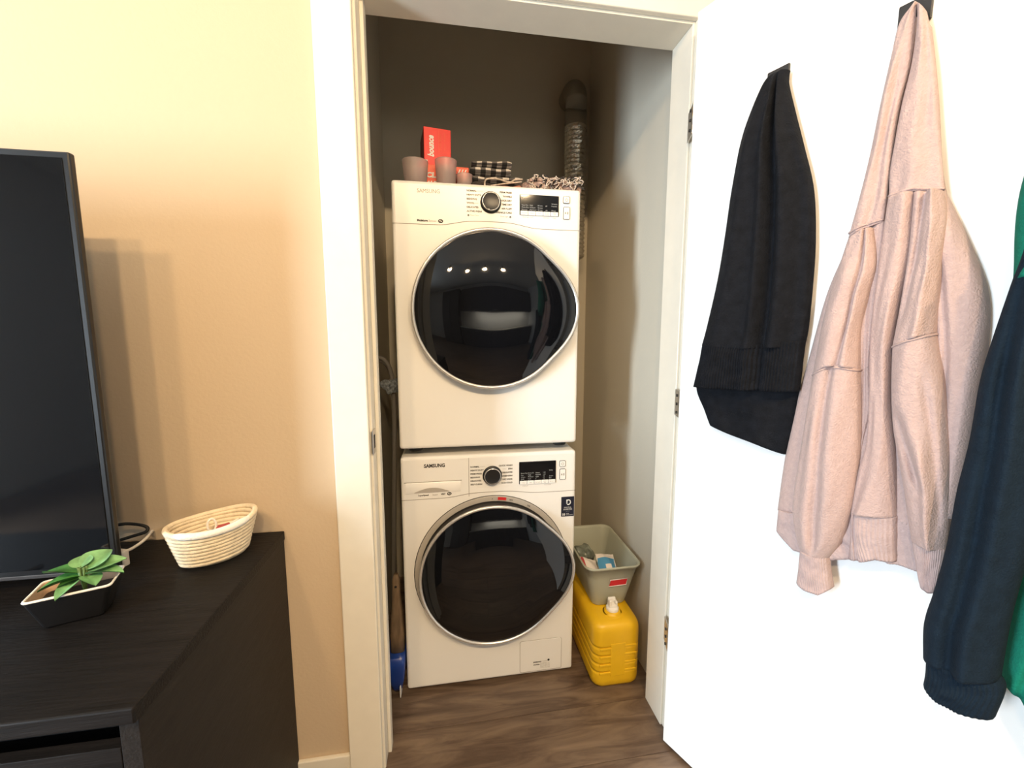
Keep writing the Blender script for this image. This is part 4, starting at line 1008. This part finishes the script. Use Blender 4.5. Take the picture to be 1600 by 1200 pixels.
drape('sleeve', t, O, [[(0.5722, 1.3556), (0.6003, 1.4071)],
  [(0.565, 1.3089), (0.6058, 1.3484)],
  [(0.5536, 1.2239), (0.6101, 1.2468)],
  [(0.5483, 1.171), (0.614, 1.1774)],
  [(0.5458, 1.0819), (0.6179, 1.1067)],
  [(0.5399, 1.0035), (0.6175, 1.0241)],
  [(0.5367, 0.9121), (0.617, 0.9384)],
  [(0.529, 0.8254), (0.6121, 0.867)],
  [(0.5231, 0.7707), (0.6095, 0.8097)],
  [(0.5272, 0.7129), (0.6087, 0.7309)]], M['navy'], .076, .046, folds=((.35, .1, .4, 1, .10, -.012), (.62, .0, .6, 1, .12, .010)), nu=50, nv=80, back=.003, seed=21)
drape('cuff', t, O, [[(0.53, 0.7205), (0.568, 0.7229), (0.6079, 0.7355)],
  [(0.5318, 0.6903), (0.5709, 0.6894), (0.615, 0.7179)],
  [(0.5316, 0.6654), (0.5522, 0.6606), (0.5735, 0.6599), (0.6092, 0.6659)]], M['navy'], .078, .034, nu=70, nv=14, rib=(16, .0012), seed=22)
drape('body', t, O, [[(.60, 1.80), (.624, 1.805), (.65, 1.80)], [(.575, 1.60), (.64, 1.60), (.715, 1.60)], [(.565, 1.42), (.66, 1.42), (.765, 1.42)], [(.575, 1.2), (.68, 1.2), (.79, 1.2)], [(.600, .95), (.69, .95), (.80, .95)], [(0.6038, 0.7051), (0.6292, 0.6916), (0.7, 0.58), (0.8, 0.58)]], M['green'], .006, lambda v: .02+.03*min(1, 2*v), folds=((.3, .2, .3, 1, .06, -.01), (.6, .2, .62, 1, .08, .01)), nu=50, nv=70, seed=23)
drape('yoke', t, O, [[(.60, 1.80), (.624, 1.81), (.65, 1.80)], [(.583, 1.62), (.64, 1.6), (.70, 1.60)], [(.560, 1.45), (.62, 1.44), (.70, 1.42)], [(0.567, 1.3194), (0.5792, 1.3215), (0.64, 1.29), (0.7, 1.28)]], M['green'], lambda v: .03+.047*v, .045, nu=40, nv=40, seed=24)

# ---------------------------------------------------------------- kitchen run mirrored in the dark glass
def kit(name, label, cat, lo, hi, doors, mt, handle_z):
    t = thing(name, label, cat, ((lo[0]+hi[0])/2, (lo[1]+hi[1])/2, lo[2])); T = TX(-(lo[0]+hi[0])/2, -(lo[1]+hi[1])/2, -lo[2])
    MB().rbox(lo, hi, mt, .003, 1, T).build('carcass', t); w = (hi[0]-lo[0])/doors
    for i in range(doors):
        dd = MB().rbox((lo[0]+i*w+.003, hi[1], lo[2]+.01), (lo[0]+(i+1)*w-.003, hi[1]+.02, hi[2]-.005), mt, .002, 1, T).build('door', t)
        MB().tube([(lo[0]+i*w+.06, hi[1]+.035, handle_z), (lo[0]+i*w+.20, hi[1]+.035, handle_z)], .006, M['hinge'], 8, T=T).build('handle', dd)
kit('base_cabinet', 'dark base cabinet run along the kitchen wall behind the camera', 'cabinet', (-.9, YB+.02, 0), (2.25, YB+.60, .88), 5, M['cabinet'], .80)
tag(MB().rbox((-.92, YB+.02, .88), (2.28, YB+.63, .92), M['counter'], .003, 1).build('worktop'), 'pale worktop lying on the dark base cabinets', 'worktop')
kit('wall_cabinet', 'dark wall cabinet run above the pale worktop', 'cabinet', (-.9, YB+.02, 1.55), (2.25, YB+.37, 2.45), 5, M['cabinet'], 1.60)
kit('tall_cabinet', 'tall dark cabinet beside the base cabinet run', 'cabinet', (-2.0, YB+.02, 0), (-.96, YB+.62, 2.45), 2, M['cabinet'], 1.1)
# ---------------------------------------------------------------- lamps behind the camera: kitchen wall and lamps that the dark glass mirrors
def lamp(label, x, y, tilt):
    t = thing('track_lamp', label, 'lamp', (x, y, 2.64))
    MB().rbox((-.02, -.02, .0), (.02, .02, .08), M['lamp_metal'], .003, 1).build('mount', t)
    T = Matrix.Rotation(R(tilt), 4, 'X')
    MB().lathe([(.022, .0), (.034, -.02), (.040, -.075)], M['lamp_metal'], 20, T, caps=(True, False)).build('shade', t)
    MB().lathe([(.001, -.050), (.026, -.050), (.030, -.056), (.022, -.066), (.001, -.070)], M['bulb'], 16, T).build('bulb', t)
lamp('ceiling spot lamp aimed at the television wall', -.95, -1.95, 20); lamp('ceiling spot lamp nearest the middle of the track', .05, -2.35, 30)
lamp('left ceiling spot lamp of the track', -.45, -2.35, 30); lamp('right ceiling spot lamp of the track', .55, -2.35, 30)
